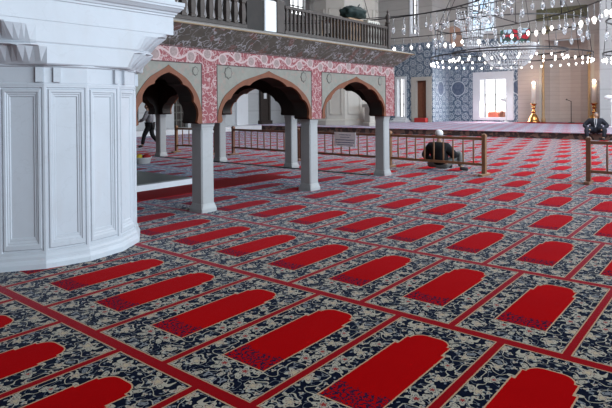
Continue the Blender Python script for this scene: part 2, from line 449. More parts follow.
YW, YN = 40.0, 37.0
def wall_y(name, x0, x1, y, z0, z1, mat, th=.5, holes=(), parent=None):
    """wall facing -Y with rectangular holes (x0,x1,z0,z1)"""
    mb = MB(); xs = sorted({x0, x1, *[h[0] for h in holes], *[h[1] for h in holes]}); zs = sorted({z0, z1, *[h[2] for h in holes], *[h[3] for h in holes]})
    for a, b in zip(xs, xs[1:]):
        for c_, d in zip(zs, zs[1:]):
            if any(h[0] <= a and b <= h[1] and h[2] <= c_ and d <= h[3] for h in holes): continue
            mb.box(a, b, y, y+th, c_, d)
    return struct(mb, name, mat, parent)
WIN1 = (-15.62, -13.72, .62, 3.42)
wb = thing('wall_back', None, None, kind='structure')
wall_y('tile_facing', -18.05, -12.87, YW, PZ, 6.4, M['tile'], .5, [(-16.2, -13.38, PZ+.1, 3.8)], wb)
wall_y('upper_wall', -18.05, -6.6, YW, 6.4, 13, M['upper'], .5, [(-16.5, -14.45, 6.9, 10.5), (-14.2, -14.1, 12.8, 12.9)], wb)
wall_y('mihrab_wall', -12.87, -6.6, YW, PZ, 6.4, M['mihrab'], .5, [(-11.05, -8.3, PZ, 6.0)], wb)
# mihrab niche: half-octagonal recess
nb = MB(); nx0, nx1 = -11.05, -8.3; nr = (nx1-nx0)/2; ncx = (nx0+nx1)/2
pts = [(ncx - nr*math.cos(a), YW + .02 + nr*.9*math.sin(a)) for a in [PI*i/6 for i in range(7)]]
for (xa, ya), (xb, yb) in zip(pts, pts[1:]):
    nb.add([(xa,ya,PZ),(xb,yb,PZ),(xb,yb,6.0),(xa,ya,6.0),(xa,ya+.15,PZ),(xb,yb+.15,PZ),(xb,yb+.15,6.0),(xa,ya+.15,6.0)], [(0,1,2,3),(5,4,7,6),(3,2,6,7),(0,4,5,1)])
struct(nb, 'mihrab_niche', M['mihrab'], wb)
nc = MB()
for xx in (nx0-.06, nx1+.06): nc.lathe([(.14,PZ),(.14,PZ+.25),(.085,PZ+.35),(.075,4.6),(.12,4.75),(.14,5.0)], xx, YW-.08, 12)
struct(nc, 'niche_colonnettes', M['colonnette'], wb)
nf = MB().box(nx0-.35, nx0-.2, YW-.05, YW, PZ, 6.2).box(nx1+.2, nx1+.35, YW-.05, YW, PZ, 6.2)
struct(nf, 'niche_frame', M['beige'], wb)
struct(MB().box(-18.6, -16.6, YW-.04, YW, 6.0, 7.6), 'warm_light_patch', M['pink'], wb)  # pinkish panel paints the warm lamplight on this bit of wall

wl = thing('wall_left', None, None, kind='structure')
HD = [(-21.1, -20.15, PZ+.1, 3.75), (-19.45, -18.4, PZ, 3.45)]
wall_y('tile_facing', -21.6, -18.05, YN, PZ, 6.2, M['tile'], .5, HD, wl)
wall_y('upper_wall', -28, -18.05, YN, 6.2, 13, M['upper'], .5, [(-19.85, -19.1, 6.8, 10.6)], wl)
wall_y('plain_wall', -28, -21.6, YN, 0, 6.2, M['leftwall'], .5, (), wl)
struct(MB().box(-18.05, -18.0, YN+.0, YW, PZ, 6.4), 'return_tile', M['tile'], wl)
struct(MB().box(-18.05, -18.0, YN+.0, YW, 6.4, 13), 'return_upper', M['upper'], wl)
sw = MB()
for (y0, y1, z0, z1) in ((2, 20.7, 0, 13), (20.7, 21.75, 2.6, 13), (20.7, 21.75, 0, PZ), (21.75, 31.6, 0, 13), (31.6, 33.4, 0, 8.6), (31.6, 33.4, 12, 13), (33.4, 37.5, 0, 13)): sw.box(-27.4, -27, y0, y1, z0, z1)
struct(sw, 'side_wall', M['leftwall'], wl)
struct(MB().box(-27, -26.75, 25.7, 26.75, PZ, 13), 'white_pilaster', M['white'], wl)

struct(MB().box(16, 16.3, -5, 44, 0, 13), 'wall_right', M['leftwall'])
wr = thing('trim_3', None, None, kind='structure')
struct(MB().box(-7.05, -6.6, YN, YW, PZ, 13), 'return_stone', M['leftwall'], wr)
wall_y('front_stone', -6.6, 16, YN, PZ, 13, M['leftwall'], .5, (), wr)

def window(name, x0, x1, z0, z1, y, frame=.32, pane='daylight', mull=True, depth=.55, sill=True):
    w = thing(name, None, None, (0,0,0), kind='structure')
    f = MB()
    f.box(x0-frame, x0, y-.06, y+depth, z0-.2, z1+frame); f.box(x1, x1+frame, y-.06, y+depth, z0-.2, z1+frame)
    f.box(x0, x1, y-.06, y+depth, z1, z1+frame); f.box(x0, x1, y-.06, y+depth, z0-.2, z0)
    struct(f, 'window_frame', M['white'], w)
    struct(MB().box(x0, x1, y+depth-.05, y+depth, z0, z1), 'pane', M[pane], w)
    if mull:
        m_ = MB(); xm = x0+(x1-x0)*.42
        m_.box(xm-.035, xm+.035, y+depth-.12, y+depth-.05, z0, z1)
        for zz in (z0+(z1-z0)*.33, z0+(z1-z0)*.6): m_.box(x0, x1, y+depth-.1, y+depth-.05, zz-.025, zz+.025)
        m_.box(x0, x0+.06, y+depth-.12, y+depth-.05, z0, z1).box(x1-.06, x1, y+depth-.12, y+depth-.05, z0, z1)
        struct(m_, 'window_bars', M['rosette'], w)
    return w
window('window_1', *WIN1, YW, .55, 'daylight', depth=1.0)
window('window_2', -20.93, -20.32, .7, 3.55, YN, .18, 'daylight', depth=.5)
window('window_3', -19.75, -19.2, 6.9, 10.5, YN, .1, 'daylight', depth=.5)
window('window_4', -16.4, -14.55, 7.0, 10.4, YW, .1, 'stained', mull=False)
w5 = thing('window_5', None, None, kind='structure')
struct(MB().box(-14.1, -12.0, YW-.05, YW-.02, 5.9, 6.95), 'pane', M['stained_red'], w5)
struct(MB().box(-14.2, -11.9, YW-.1, YW-.02, 6.95, 7.03).box(-14.2, -11.9, YW-.1, YW-.02, 5.82, 5.9).box(-14.2, -14.1, YW-.1, YW-.02, 5.9, 6.95).box(-12.0, -11.9, YW-.1, YW-.02, 5.9, 6.95), 'window_frame', M['beige'], w5)
def side_window(name, y0, y1, z0, z1, pane):
    w = thing(name, None, None, kind='structure')
    struct(MB().box(-27.35, -27.3, y0, y1, z0, z1), 'pane', M[pane], w)
    m_ = MB()
    for k in range(4): m_.box(-27.3, -27.22, y0+(y1-y0)*k/3-.04, y0+(y1-y0)*k/3+.04, z0, z1)
    for k in range(6): m_.box(-27.3, -27.24, y0, y1, z0+(z1-z0)*k/5-.04, z0+(z1-z0)*k/5+.04)
    struct(m_, 'window_bars', M['rosette'], w)
side_window('window_6', 31.6, 33.4, 8.6, 12, 'daylight')
side_window('window_7', 20.7, 21.75, PZ, 2.6, 'wood_dark')

d = thing('door_1', None, None, kind='structure')
f = MB().box(-19.72, -19.35, YN-.08, YN+.4, PZ, 3.65).box(-18.5, -18.08, YN-.08, YN+.4, PZ, 3.65).box(-19.35, -18.5, YN-.08, YN+.4, 3.38, 3.65)
struct(f, 'door_frame', M['beige'], d)
struct(MB().box(-19.35, -18.5, YN+.25, YN+.32, PZ, 3.38), 'door_leaf', M['door'], d)
pn = MB()
for z0, z1 in ((.5, 1.4), (1.55, 2.4), (2.55, 3.2)):
    pn.box(-19.2, -18.95, YN+.2, YN+.25, z0, z1).box(-18.88, -18.63, YN+.2, YN+.25, z0, z1)
struct(pn, 'door_panels', M['door'], d)
d = thing('door_2', None, None, kind='structure')
struct(MB().box(-26.98, -26.6, 27.95, 29.05, PZ, .55), 'door_step', M['wood_dark'], d)
struct(MB().box(-26.98, -26.8, 28.1, 28.9, .55, 3.4), 'door_leaf', M['wood_dark'], d)
struct(MB().box(-26.8, -26.72, 28.0, 28.18, .55, 3.5).box(-26.8, -26.72, 28.82, 29.0, .55, 3.5).box(-26.8, -26.7, 28.0, 29.0, 3.3, 3.5), 'door_frame', M['wood_dark'], d)
struct(MB().box(-26.8, -26.76, 28.36, 28.62, 2.1, 2.75), 'pale_notice', M['white_paint'], d)

# ------------------------------------------------------------------ the near pier
PC = (-6.50, 3.07); PR = 1.078
pier = thing('marble_pier', 'huge round panelled white marble pier standing on the carpet at left', 'pillar', (PC[0], PC[1], 0))
def rot_pt(a, r): return (r*math.cos(a), r*math.sin(a))
A0 = R(-1.5)
def gon(r, z, n=16): return [(*rot_pt(A0+2*PI*i/n, r), z) for i in range(n)]
MB().loft([gon(1.115, 0), gon(1.115, .035), gon(1.105, .055), gon(1.095, .065), gon(1.095, .085), gon(1.082, .10)]).build('plinth', M['marble'], pier)
cs16 = math.cos(PI/16)
MB().loft([gon(PR-.03, .08), gon(PR-.03, 1.99)]).build('shaft', M['marble'], pier)
# facets: nested mouldings
def facet(k):
    a0, a1 = A0+2*PI*k/16, A0+2*PI*(k+1)/16
    p0 = Vector((*rot_pt(a0, PR), 0)); p1 = Vector((*rot_pt(a1, PR), 0))
    ux = (p1-p0); wd = ux.length; ux.normalize(); nrm = Vector((ux.y, -ux.x, 0))
    z0, z1 = .10, 1.80
    def rect(mx, mb_, mt, dep):
        return [tuple(p0+ux*mx+nrm*dep+Vector((0,0,z0+mb_))), tuple(p0+ux*(wd-mx)+nrm*dep+Vector((0,0,z0+mb_))),
                tuple(p0+ux*(wd-mx)+nrm*dep+Vector((0,0,z1-mt))), tuple(p0+ux*mx+nrm*dep+Vector((0,0,z1-mt)))]
    seq = [(0,0,0,0), (.020,.02,.018,0), (.026,.026,.024,-.013), (.034,.034,.032,-.013), (.042,.042,.040,.002), (.062,.07,.06,.002),
           (.070,.08,.068,-.009), (.080,.09,.078,-.009), (.088,.10,.086,-.016), (.100,.125,.1,-.016), (.108,.135,.108,-.026)]
    mb = MB(); mb.loft([rect(*s) for s in seq], cap=False)
    mb.add(rect(*seq[-1]), [(0,1,2,3)])
    return mb
for k in range(16): facet(k).build('recessed_panel', M['marble'], pier)
# band with little tabs, then stepped pleated corbels up to the square block
MB().loft([gon(PR+.004, 1.80), gon(PR+.004, 1.815), gon(PR-.004, 1.825), gon(PR-.004, 1.965), gon(PR+.012, 1.975), gon(PR+.012, 1.99)]).build('string_band', M['marble'], pier)
for k in range(8):
    a = PI/4*(k) + (R(-22) if k % 2 == 0 else R(-22+0))
    for da in (-.075, .075):
        mb = MB().box(PR-.05, PR+.018, -.035, .035, 1.83, 1.965).xf(Matrix.Rotation(a+da, 4, 'Z'))
        mb.build('tab', M['marble'], pier)
HS = 1.085
def oct_(half, z, bulge=0, pleat=0, m=16, shrink=0):
    """square of half side HS whose corners are cut at 'half'; the cut face bulges towards the corner in pleated flutes"""
    out = []; H = HS-shrink
    for q in range(4):
        c_, s_ = [(1,0),(0,1),(-1,0),(0,-1)][q]
        P0 = Vector((H, half)); P1 = Vector((half, H))
        for i in range(m+1):
            f_ = i/m; p = P0.lerp(P1, f_)
            env = math.sin(PI*f_) if 0 < f_ < 1 else 0
            k_ = abs((i % 4)-2)/2
            p = p + Vector((1,1)).normalized()*(bulge*env**.6 + pleat*(k_-.5)*(env**.3 if env else 0))
            p = Vector((min(p.x, H), min(p.y, H)))
            out.append((p.x*c_-p.y*s_, p.x*s_+p.y*c_, z))
    return out
MB().loft([oct_(.455, 1.985, .0, shrink=.012), oct_(.455, 1.998, .0), oct_(.455, 2.01, .01, .01), oct_(.455, 2.145, .15, .085), oct_(.455, 2.155, .19), oct_(.455, 2.166, .19), oct_(.455, 2.168, .17, shrink=.008), oct_(.56, 2.178, .10, shrink=.008)]).build('lower_corbels', M['marble'], pier)
MB().loft([oct_(.56, 2.178, .08, shrink=.004), oct_(.56, 2.19, .08), oct_(.56, 2.20, .09, .01), oct_(.56, 2.335, .24, .09), oct_(.56, 2.345, .28), oct_(.56, 2.38, .30)]).build('upper_corbels', M['marble'], pier)
MB().box(-1.085, 1.085, -1.085, 1.085, 2.378, 2.58).build('square_block', M['marble'], pier)
mb = MB(); sq = lambda h, z: [(h,-h,z),(h,h,z),(-h,h,z),(-h,-h,z)]
mb.loft([sq(1.08,2.57), sq(1.10,2.575), sq(1.10,2.595), sq(1.115,2.60), sq(1.12,2.62), sq(1.14,2.63), sq(1.165,2.66), sq(1.175,2.665), sq(1.175,2.685), sq(1.185,2.69), sq(1.185,2.73), sq(1.10,2.74), sq(1.10,10.5)])
mb.build('cornice', M['marble'], pier)

for o_ in children(pier):
    for v_ in o_.data.vertices:
        z_ = v_.co.z
        if z_ > 1.6: z_ = 1.622+(z_-1.6)*1.10
        elif z_ < .2: z_ *= 1.4
        else: z_ = .28+(z_-.2)*(1.622-.28)/1.4
        v_.co.z = z_
# ------------------------------------------------------------------ far pier
fp = thing('distant_pier', 'big pale panelled stone pier far beyond the arcade, right of centre', 'pillar', (-21.6, 30.9, PZ))
def poly(r, z, n=12, a=.1): return [(r*math.cos(2*PI*i/n+a), r*math.sin(2*PI*i/n+a), z) for i in range(n)]
FR = 2.35
MB().loft([poly(FR+.15,0), poly(FR+.15,.3), poly(FR,.42), poly(FR,12.5)]).build('shaft', M['beige'], fp)
for k in range(12):
    a = 2*PI*(k+.5)/12+.1; rr = FR*math.cos(PI/12)
    for z0, z1 in ((.7, 3.6), (4.3, 7.6), (8.2, 11.5)):
        mb = MB(); ww = .42
        for (u0, u1, v0, v1) in ((-ww, -ww+.07, z0, z1), (ww-.07, ww, z0, z1), (-ww, ww, z0, z0+.07), (-ww, ww, z1-.07, z1)): mb.box(rr-.02, rr+.05, u0, u1, v0, v1)
        mb.xf(Matrix.Rotation(a, 4, 'Z')).build('panel_moulding', M['beige'], fp)
kb = thing('stone_pulpit', 'pale stone pulpit block beside the distant panelled pier', 'pulpit', (-18.25, 29.2, PZ), R(-35))
MB().cbox(-.55, .55, -.5, .5, 0, .22, .03).build('base', M['beige'], kb)
MB().cbox(-.42, .42, -.4, .4, .22, 1.15, .03).build('body', M['beige'], kb)
MB().cbox(-.55, .55, -.52, .52, 1.15, 1.38, .05).build('cap', M['beige'], kb)

# ------------------------------------------------------------------ the tribune
XF = -6.33                 # outer face of the front wall
TY1, TX0, TY0 = 11.05, -15.10, 4.165
TH = .34
tr = thing('raised_tribune', 'raised tribune on marble columns with painted red frieze and brown pointed arches', 'tribune', (0,0,0))
ZS, ZA, ZF, ZT = 1.36, 2.205, 2.255, 2.485   # spring, apex, frieze bottom, frieze top
# arch profile (0..1 from spring to apex): measured outline
PROF = [(0,0),(.004,.15),(.02,.24),(.05,.33),(.09,.425),(.15,.515),(.235,.60),(.36,.705),(.49,.79),(.62,.843),(.75,.890),(.87,.936),(.95,.970),(1,1)]
def arch_outline(c, half):
    h = ZA-ZS
    left = [(c-half+half*t_, ZS+h*q) for t_, q in PROF]
    return left + [(2*c-y, z) for y, z in left[-2::-1]]
def smooth_prof(t_):
    for (a, b), (c_, d_) in zip(PROF, PROF[1:]):
        if t_ <= c_: return b+(d_-b)*(t_-a)/(c_-a)
    return 1
def scallop(c, half, nl=3):
    """inner multifoil edge, sampled along the outer curve"""
    # arc-length parametrised offset from outer curve
    pts = [(-1+t_, q) for t_, q in PROF]; h = ZA-ZS
    P = [Vector((half*x_, h*q)) for x_, q in pts]
    acc = [0]
    for a, b in zip(P, P[1:]): acc.append(acc[-1]+(b-a).length)
    tot = acc[-1]; out = []; outer = []
    N = 40
    for i in range(N+1):
        s_ = tot*i/N
        k = max(j for j in range(len(P)-1) if acc[j] <= s_+1e-9)
        k = min(k, len(P)-2)
        f_ = (s_-acc[k])/(acc[k+1]-acc[k]); p = P[k].lerp(P[k+1], f_)
        dd = (P[k+1]-P[k]).normalized(); nn = Vector((dd.y, -dd.x))
        ph = (s_/tot*nl) % 1.0
        if i == N: ph = 1.0
        off = .066 + .060*(1-math.sin(PI*ph)**.55) if i not in (0,) else .07
        if s_/tot > .985: off = .10
        q = p + nn*off
        if q.x > 0: q.x = 0
        out.append((q.x, max(q.y, 0) if i else 0)); outer.append((p.x, p.y))
    out[-1] = (0, out[-1][1])
    L_ = [(c+x_, ZS+z_) for x_, z_ in out]; O = [(c+x_, ZS+z_) for x_, z_ in outer]
    return L_ + [(2*c-y, z) for y, z in L_[-2::-1]], O + [(2*c-y, z) for y, z in O[-2::-1]]

def wall_side(cols, arches, place, painted):
    """one arcade side, built in local (s along, d depth inward, z)"""
    parent = tr
    def P(s_, d_, z): return place(s_, d_, z)
    sp = MB(); ar = MB(); so = MB()
    ends = []
    di = MB()
    for c, half in arches:
        inner, outer = scallop(c, half)
        n = len(outer)
        def sheet(mb, a, b, d_): mb.add([P(s_, d_, z) for s_, z in a] + [P(s_, d_, z) for s_, z in b], [(i, i+1, n+i+1, n+i) for i in range(n-1)])
        def web(mb, a, d0, d1): mb.add([P(s_, d0, z) for s_, z in a] + [P(s_, d1, z) for s_, z in a], [(i, i+1, n+i+1, n+i) for i in range(n-1)])
        top = [(s_, ZF) for s_, z in outer]
        sheet(sp, outer, top, 0); web(sp, outer, 0, .05)
        sheet(di, outer, top, TH); sheet(di, inner, outer, TH)
        # archivolt band a little proud of the face
        sheet(ar, inner, outer, -.012); web(ar, outer, -.012, .03); web(ar, inner, -.012, .035)
        web(so, inner, .035, TH)
        ends.append((c-half, c+half))
    sp.build('spandrel', M['spandrel'], parent)
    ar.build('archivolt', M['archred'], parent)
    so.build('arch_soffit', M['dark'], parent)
    di.build('inner_face', M['dark'], parent)  # near-black colour stands in for the shade inside the arcade
    return ends

def pbox(mb, place, s0, s1, d0, d1, z0, z1):
    a = place(s0, d0, z0); b = place(s1, d1, z1)
    mb.box(min(a[0],b[0]), max(a[0],b[0]), min(a[1],b[1]), max(a[1],b[1]), z0, z1)

CW = .25
def column(x, y):
    c = thing('column', None, None, (x, y, 0)); c.parent = tr
    h = CW/2
    def oc(w_, ch): return [(w_,-w_+ch),(w_,w_-ch),(w_-ch,w_),(-w_+ch,w_),(-w_,w_-ch),(-w_,-w_+ch),(-w_+ch,-w_),(w_-ch,-w_)]
    def ring(w_, ch, z): return [(a, b, z) for a, b in oc(w_, ch)]
    MB().loft([ring(h, .02, .13), ring(h*.985, .02, .8), ring(h*.97, .02, 1.25), ring(h*.985, .012, 1.275)]).build('shaft', M['column'], c)
    MB().loft([ring(h+.026, .01, 0), ring(h+.026, .01, .05), ring(h+.02, .015, .075), ring(h+.008, .02, .12), ring(h, .02, .135)]).build('base', M['column'], c)
    MB().loft([ring(h*.985, .012, 1.27), ring(h-.002, .010, 1.29), ring(h+.003, .010, 1.31), ring(h+.003, .010, 1.335), ring(h, .012, ZS)]).build('capital', M['column'], c)
    return c
CY = [5.56, 8.19, 10.88]; CX = [-6.555, -9.26, -11.98, -14.80]
for y in CY: column(CX[0], y)
for x in CX[1:]: column(x, 10.82)
for y in CY[:2]: column(CX[3], y)
column(CX[3], 4.33); column(CX[1], 4.33); column(CX[2], 4.33)

front = lambda s_, d_, z: (XF-d_, s_, z)
backY = lambda s_, d_, z: (s_, TY1-d_, z)
farX = lambda s_, d_, z: (TX0+d_, s_, z)
nearY = lambda s_, d_, z: (s_, TY0+d_, z)
fr_ar = [(4.765, .595), (6.825, 1.16), (9.48, 1.175)]
wall_side(None, fr_ar, front, True)
bk_ar = [(-7.905, 1.195), (-10.62, 1.20), (-13.39, 1.25)]
wall_side(None, bk_ar, backY, True)
fx_ar = [(4.86, .51), (6.825, 1.16), (9.48, 1.175)]
wall_side(None, fx_ar, farX, True)
wall_side(None, bk_ar, nearY, True)
# piers above the columns (between arches) + frieze : painted
def bands(place, arches, s0, s1, name):
    mb = MB(); ln = MB(); dk = MB()
    edges = [s0] + [e for c, h in arches for e in (c-h, c+h)] + [s1]
    for a, b in zip(edges[0::2], edges[1::2]):
        if b-a > .005: pbox(mb, place, a, b, 0, .05, ZS, ZF); pbox(dk, place, a, b, .05, TH, ZS, ZF)
    pbox(mb, place, s0, s1, 0, .05, ZF, ZT); pbox(dk, place, s0, s1, .05, TH, ZF, ZT-.02)
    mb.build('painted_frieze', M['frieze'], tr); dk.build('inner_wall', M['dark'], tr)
    pbox(ln, place, s0, s1, -.004, .004, ZT-.02, ZT-.004)
    for c, h in arches:                         # dark outline of each spandrel field
        pbox(ln, place, c-h, c+h, -.006, .004, ZF-.014, ZF)
        for e in (c-h, c+h): pbox(ln, place, e-.006, e+.006, -.005, .004, ZS+.1, ZF)
    ln.build('outline', M['line'], tr)
bands(front, fr_ar, TY0, TY1, 'front')
bands(backY, sorted(bk_ar), TX0+TH+.002, XF-TH-.002, 'back')
bands(farX, fx_ar, TY0, TY1, 'far')
bands(nearY, sorted(bk_ar), TX0+TH+.002, XF-TH-.002, 'near')
# rosettes on the spandrels (front)
for c, half in fr_ar[1:] + fr_ar[:1]:
    for s_ in (-1, 1):
        q = MB(); yy = c+s_*half*.80; zz = 2.135
        n = 24; rr = .078 if half > .8 else .055
        pts = [(yy+rr*(1+.12*math.cos(8*2*PI*i/n))*math.cos(2*PI*i/n), zz+rr*1.2*(1+.12*math.cos(8*2*PI*i/n))*math.sin(2*PI*i/n)) for i in range(n)]
        q.extr(pts, 'x', XF-.01, XF+.006)
        pts2 = [(yy+(a-yy)*.80, zz+(b-zz)*.80) for a, b in pts]
        ro = q.build('rosette', M['rosette'], tr)
        MB().extr(pts2, 'x', XF-.008, XF+.009).build('rosette_centre', M['spandrel'], ro)
# deck
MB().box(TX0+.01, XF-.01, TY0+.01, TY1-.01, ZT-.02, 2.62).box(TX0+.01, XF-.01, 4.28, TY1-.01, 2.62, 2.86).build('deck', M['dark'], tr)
# canopy: canted painted soffit on four sides, ledge and gilded lip
OV = .345
def rect(o, z): return [(XF+o, 4.28, z), (XF+o, TY1+o, z), (TX0-o, TY1+o, z), (TX0-o, 4.28, z)]
MB().loft([rect(0.002, ZT), rect(.05, ZT+.035), rect(OV-.02, 2.755), rect(OV-.02, 2.76)], cap=False).build('canopy_soffit', M['soffit'], tr)
MB().loft([rect(OV-.022, 2.75), rect(OV, 2.753), rect(OV, 2.772), rect(OV-.03, 2.776)], cap=False).build('canopy_lip', M['gold'], tr)
MB().loft([rect(OV-.03, 2.774), rect(OV-.035, 2.788), rect(.0, 2.87), rect(-.05, 2.88), rect(-.4, 2.88)], cap=False).build('ledge', M['ledge'], tr)
# balustrade
BX = XF-.07; BY = TY1-.16
bal = MB()
def rail_set(a, b, n, along, fixed, zt, bw, first=True):
    rl = MB()
    if along == 'y': rl.box(fixed-.03, fixed+.03, a, b, zt-.05, zt).box(fixed-.025, fixed+.025, a, b, 2.885, 2.945)
    else: rl.box(a, b, fixed-.03, fixed+.03, zt-.05, zt).box(a, b, fixed-.025, fixed+.025, 2.885, 2.945)
    rl.build('handrail', M['wood_grey'], tr)
    for i in range(n):
        p = a+(b-a)*(i+.5)/n
        mb = MB()
        mb.loft([[(fixed+dx*w_, p+dy*w_, z) if along == 'y' else (p+dx*w_, fixed+dy*w_, z) for dx, dy in ((-1,-1),(1,-1),(1,1),(-1,1))] for w_, z in ((bw,2.94),(bw,2.97),(bw*.72,2.99),(bw,3.11),(bw*.72,zt-.1),(bw,zt-.08),(bw,zt-.04))])
        mb.build('baluster', M['wood_grey'], tr)
rail_set(7.32, BY-.03, 32, 'y', BX, 3.385, .020)
rail_set(4.3, 6.37, 12, 'y', BX, 3.375, .045)
rail_set(-9.2, BX-.05, 20, 'x', BY, 3.385, .020)
rail_set(-14.9, -9.25, 24, 'x', BY, 3.385, .020)
MB().box(BX-.05, BX+.02, 6.37, 6.775, 2.885, 3.40).build('dark_panel', M['dark'], tr)
MB().cbox(BX-.04, BX+.045, 6.775, 7.07, 2.885, 3.415, .012).build('white_panel', M['white_paint'], tr)
MB().cbox(BX-.05, BX+.05, 7.075, 7.28, 2.885, 3.45, .012).build('rail_post', M['wood_grey'], tr)
po = MB().cbox(BX-.055, BX+.055, BY-.055, BY+.055, 2.885, 3.45, .012).build('rail_post', M['wood_grey'], tr)
MB().lathe([(.05,3.45),(.065,3.48),(.03,3.52),(.05,3.57),(.058,3.62),(.03,3.67),(.014,3.69),(.028,3.72),(.02,3.75),(.004,3.77)], BX, BY, 12).build('finial', M['wood_grey'], po)

# things left on the deck
g = thing('cloth_bundle', 'dark green cloth bundle lying on the tan box up on the tribune', 'cloth', (-6.82, 10.12, 3.53))
mb = MB(); 
bm = bmesh.new(); bmesh.ops.create_icosphere(bm, subdivisions=4, radius=1)
from mathutils import noise as mnoise
for vv in bm.verts:
    n_ = mnoise.noise(vv.co*2.2)*.22 + mnoise.noise(vv.co*5)*.12
    vv.co = Vector((vv.co.x*.22, vv.co.y*.40, max(vv.co.z, -.75)*.15))*(1+n_)
mb.add([v_.co[:] for v_ in bm.verts], [[v_.index for v_ in f_.verts] for f_ in bm.faces], True); bm.free()
mb.xf(Matrix.Translation((0, 0, .12))); mb.build('folded_cloth', M['green_cloth'], g)
MB().tube([(0,.18,.2),(.0,.2,.3),(.01,.24,.34)], .015).tube([(0,.3,.15),(.0,.32,.24)], .013).build('loose_fold', M['green_cloth'], g)
b = thing('tan_box', 'tan wooden box behind the tribune balustrade under the green bundle', 'box', (-6.82, 9.9, 2.885))
MB().cbox(-.2, .2, -.24, .30, 0, .585, .015).build('body', M['tan_box'], b)
MB().cbox(-.21, .21, -.25, .31, .545, .60, .012).build('lid', M['tan_box'], b)
b = thing('cream_case', 'cream case with a row of black notches beside the tan box', 'case', (-6.72, 10.50, 2.885))
MB().cbox(-.2, .2, -.24, .26, 0, .60, .015).build('body', M['cream_box'], b)
for i in range(5): MB().extr([(-.20+i*.09, .50), (-.14+i*.09, .50), (-.17+i*.09, .57)], 'x', .199, .206).build('notch', M['line'], b)
b = thing('cream_board', 'flat cream board lying on a stand left of the tan box', 'board', (-6.78, 9.28, 2.885))
MB().cbox(-.2, .2, -.22, .2, .50, .545, .01).build('top', M['cream_box'], b)
for sx in (-.15, .15):
    for sy in (-.17, .15): MB().box(sx-.02, sx+.02, sy-.02, sy+.02, 0, .5).build('leg', M['tan_box'], b)

# marble platform inside the tribune and the red runner beside it
mp = thing('marble_step', 'low grey marble platform with a white marble edge under the tribune', 'platform', (0,0,0))
MB().box(-11.95, -9.12, 4.65, 7.6, .006, .085).build('slab', M['slab'], mp)
MB().box(-9.12, -8.97, 4.6, 7.62, .006, .12).build('edge', M['white'], mp)
MB().box(-12.1, -11.95, 4.6, 7.62, .006, .1).build('edge', M['slab'], mp)
MB().cbox(-11.2, -10.1, 5.0, 6.0, .085, .30, .03).build('basin', M['slab'], mp)
MB().box(-8.95, -8.05, 4.5, 9.4, .002, .012).build('red_runner', M['runner'], label='plain red carpet runner beside the white marble edge under the tribune', cat='carpet')
struct(MB().box(-14.6, -6.75, 10.62, 10.70, .002, .02), 'trim_2', M['floor_strip'])  # thin dark strip across the floor along the back columns
bs = thing('plastic_basin', 'white basin heaped with red and yellow cloths near the pier edge', 'basin', (-13.3, 9.1, 0))
MB().lathe([(.15,.004),(.2,.02),(.24,.17),(.26,.18),(.255,.19),(.22,.17),(.18,.05)], 0, 0, 20).build('bowl', M['white_paint'], bs)
MB().sphere(.07, .08, .2, .12, .12, .08).build('red_cloth', M['red_cloth'], bs)
MB().sphere(-.06, -.07, .2, .10, .10, .08).build('yellow_cloth', M['yellow'], bs)

# ------------------------------------------------------------------ fences
def fence(name_label, p0, p1, mat, nb, zt=.83, zb=.25, left=True, right=True, group=None):
    p0 = Vector((*p0, 0)); p1 = Vector((*p1, 0)); d = p1-p0; ln = d.length
    t_ = thing('wooden_fence', name_label, 'fence', tuple(p0), math.atan2(d.y, d.x), group='wooden fence sections')
    def rod(x0, x1, z, r): return MB().loft([[(x, r*math.cos(a), z+r*math.sin(a)*1.25) for a in [PI/4+PI/2*i for i in range(4)]] for x in (x0, x1)])
    rod(.0, ln, zt, .036).build('top_rail', mat, t_); rod(0, ln, zb, .033).build('bottom_rail', mat, t_)
    for i in range(nb):
        x = ln*(i+1)/(nb+1)
        MB().lathe([(.014,zb),(.020,zb+.12),(.022,(zb+zt)/2),(.018,zt-.1),(.014,zt)], x, 0, 8).build('spindle', mat, t_)
    for on, x in ((left, .0), (right, ln)):
        if not on: continue
        MB().loft([[(x+a*w_, b_*w_, z) for a, b_ in ((-1,-1),(1,-1),(1,1),(-1,1))] for w_, z in ((.042,.05),(.042,.88),(.048,.885),(.048,.905),(.036,.935),(.012,.95))]).build('post', mat, t_)
        MB().cbox(x-.055, x+.055, -.21, .21, .003, .055, .012).build('foot', mat, t_)
    return t_
fence('brown wooden fence section with the seated man behind it', (-7.2, 12.32), (-4.64, 12.09), M['fence'], 9)
fence('brown wooden fence section carrying the white notice', (-10.2, 12.4), (-7.33, 12.33), M['fence2'], 9)
fence('brown wooden fence section seen through the wide middle arch', (-13.2, 12.5), (-10.34, 12.405), M['fence2'], 9)
fence('brown wooden fence section seen through the narrow left arch', (-15.6, 12.05), (-13.9, 12.35), M['fence'], 5)
fence('reddish wooden fence section at the right edge of the carpet', (-2.51, 12.1), (.5, 12.12), M['fence2'], 8, left=True)
sg = thing('notice_board', 'white notice with lines of dark lettering hung on the fence', 'sign', (-8.60, 12.315, .67), R(-1.4))
MB().box(-.36, .36, -.012, .0, -.19, .20).build('board', M['sign'], sg)
random.seed(3)
for z, x0, x1, hh in ((.13, -.2, .2, .022), (.065, -.16, .16, .018), (-.01, -.31, .31, .03), (-.08, -.31, .31, .03), (-.14, -.27, .27, .026)):
    ink = MB(); x_ = x0
    ink.box(x0, x1, -.0125, -.011, z-.003, z+.003)
    while x_ < x1:
        w_ = random.uniform(.012, .04); ink.box(x_, min(x1, x_+w_), -.0145, -.011, z-hh*random.uniform(.3,.5), z+hh*random.uniform(.3,.5)); x_ += w_+random.uniform(.006,.014)
    ink.build('lettering', M['ink'], sg)

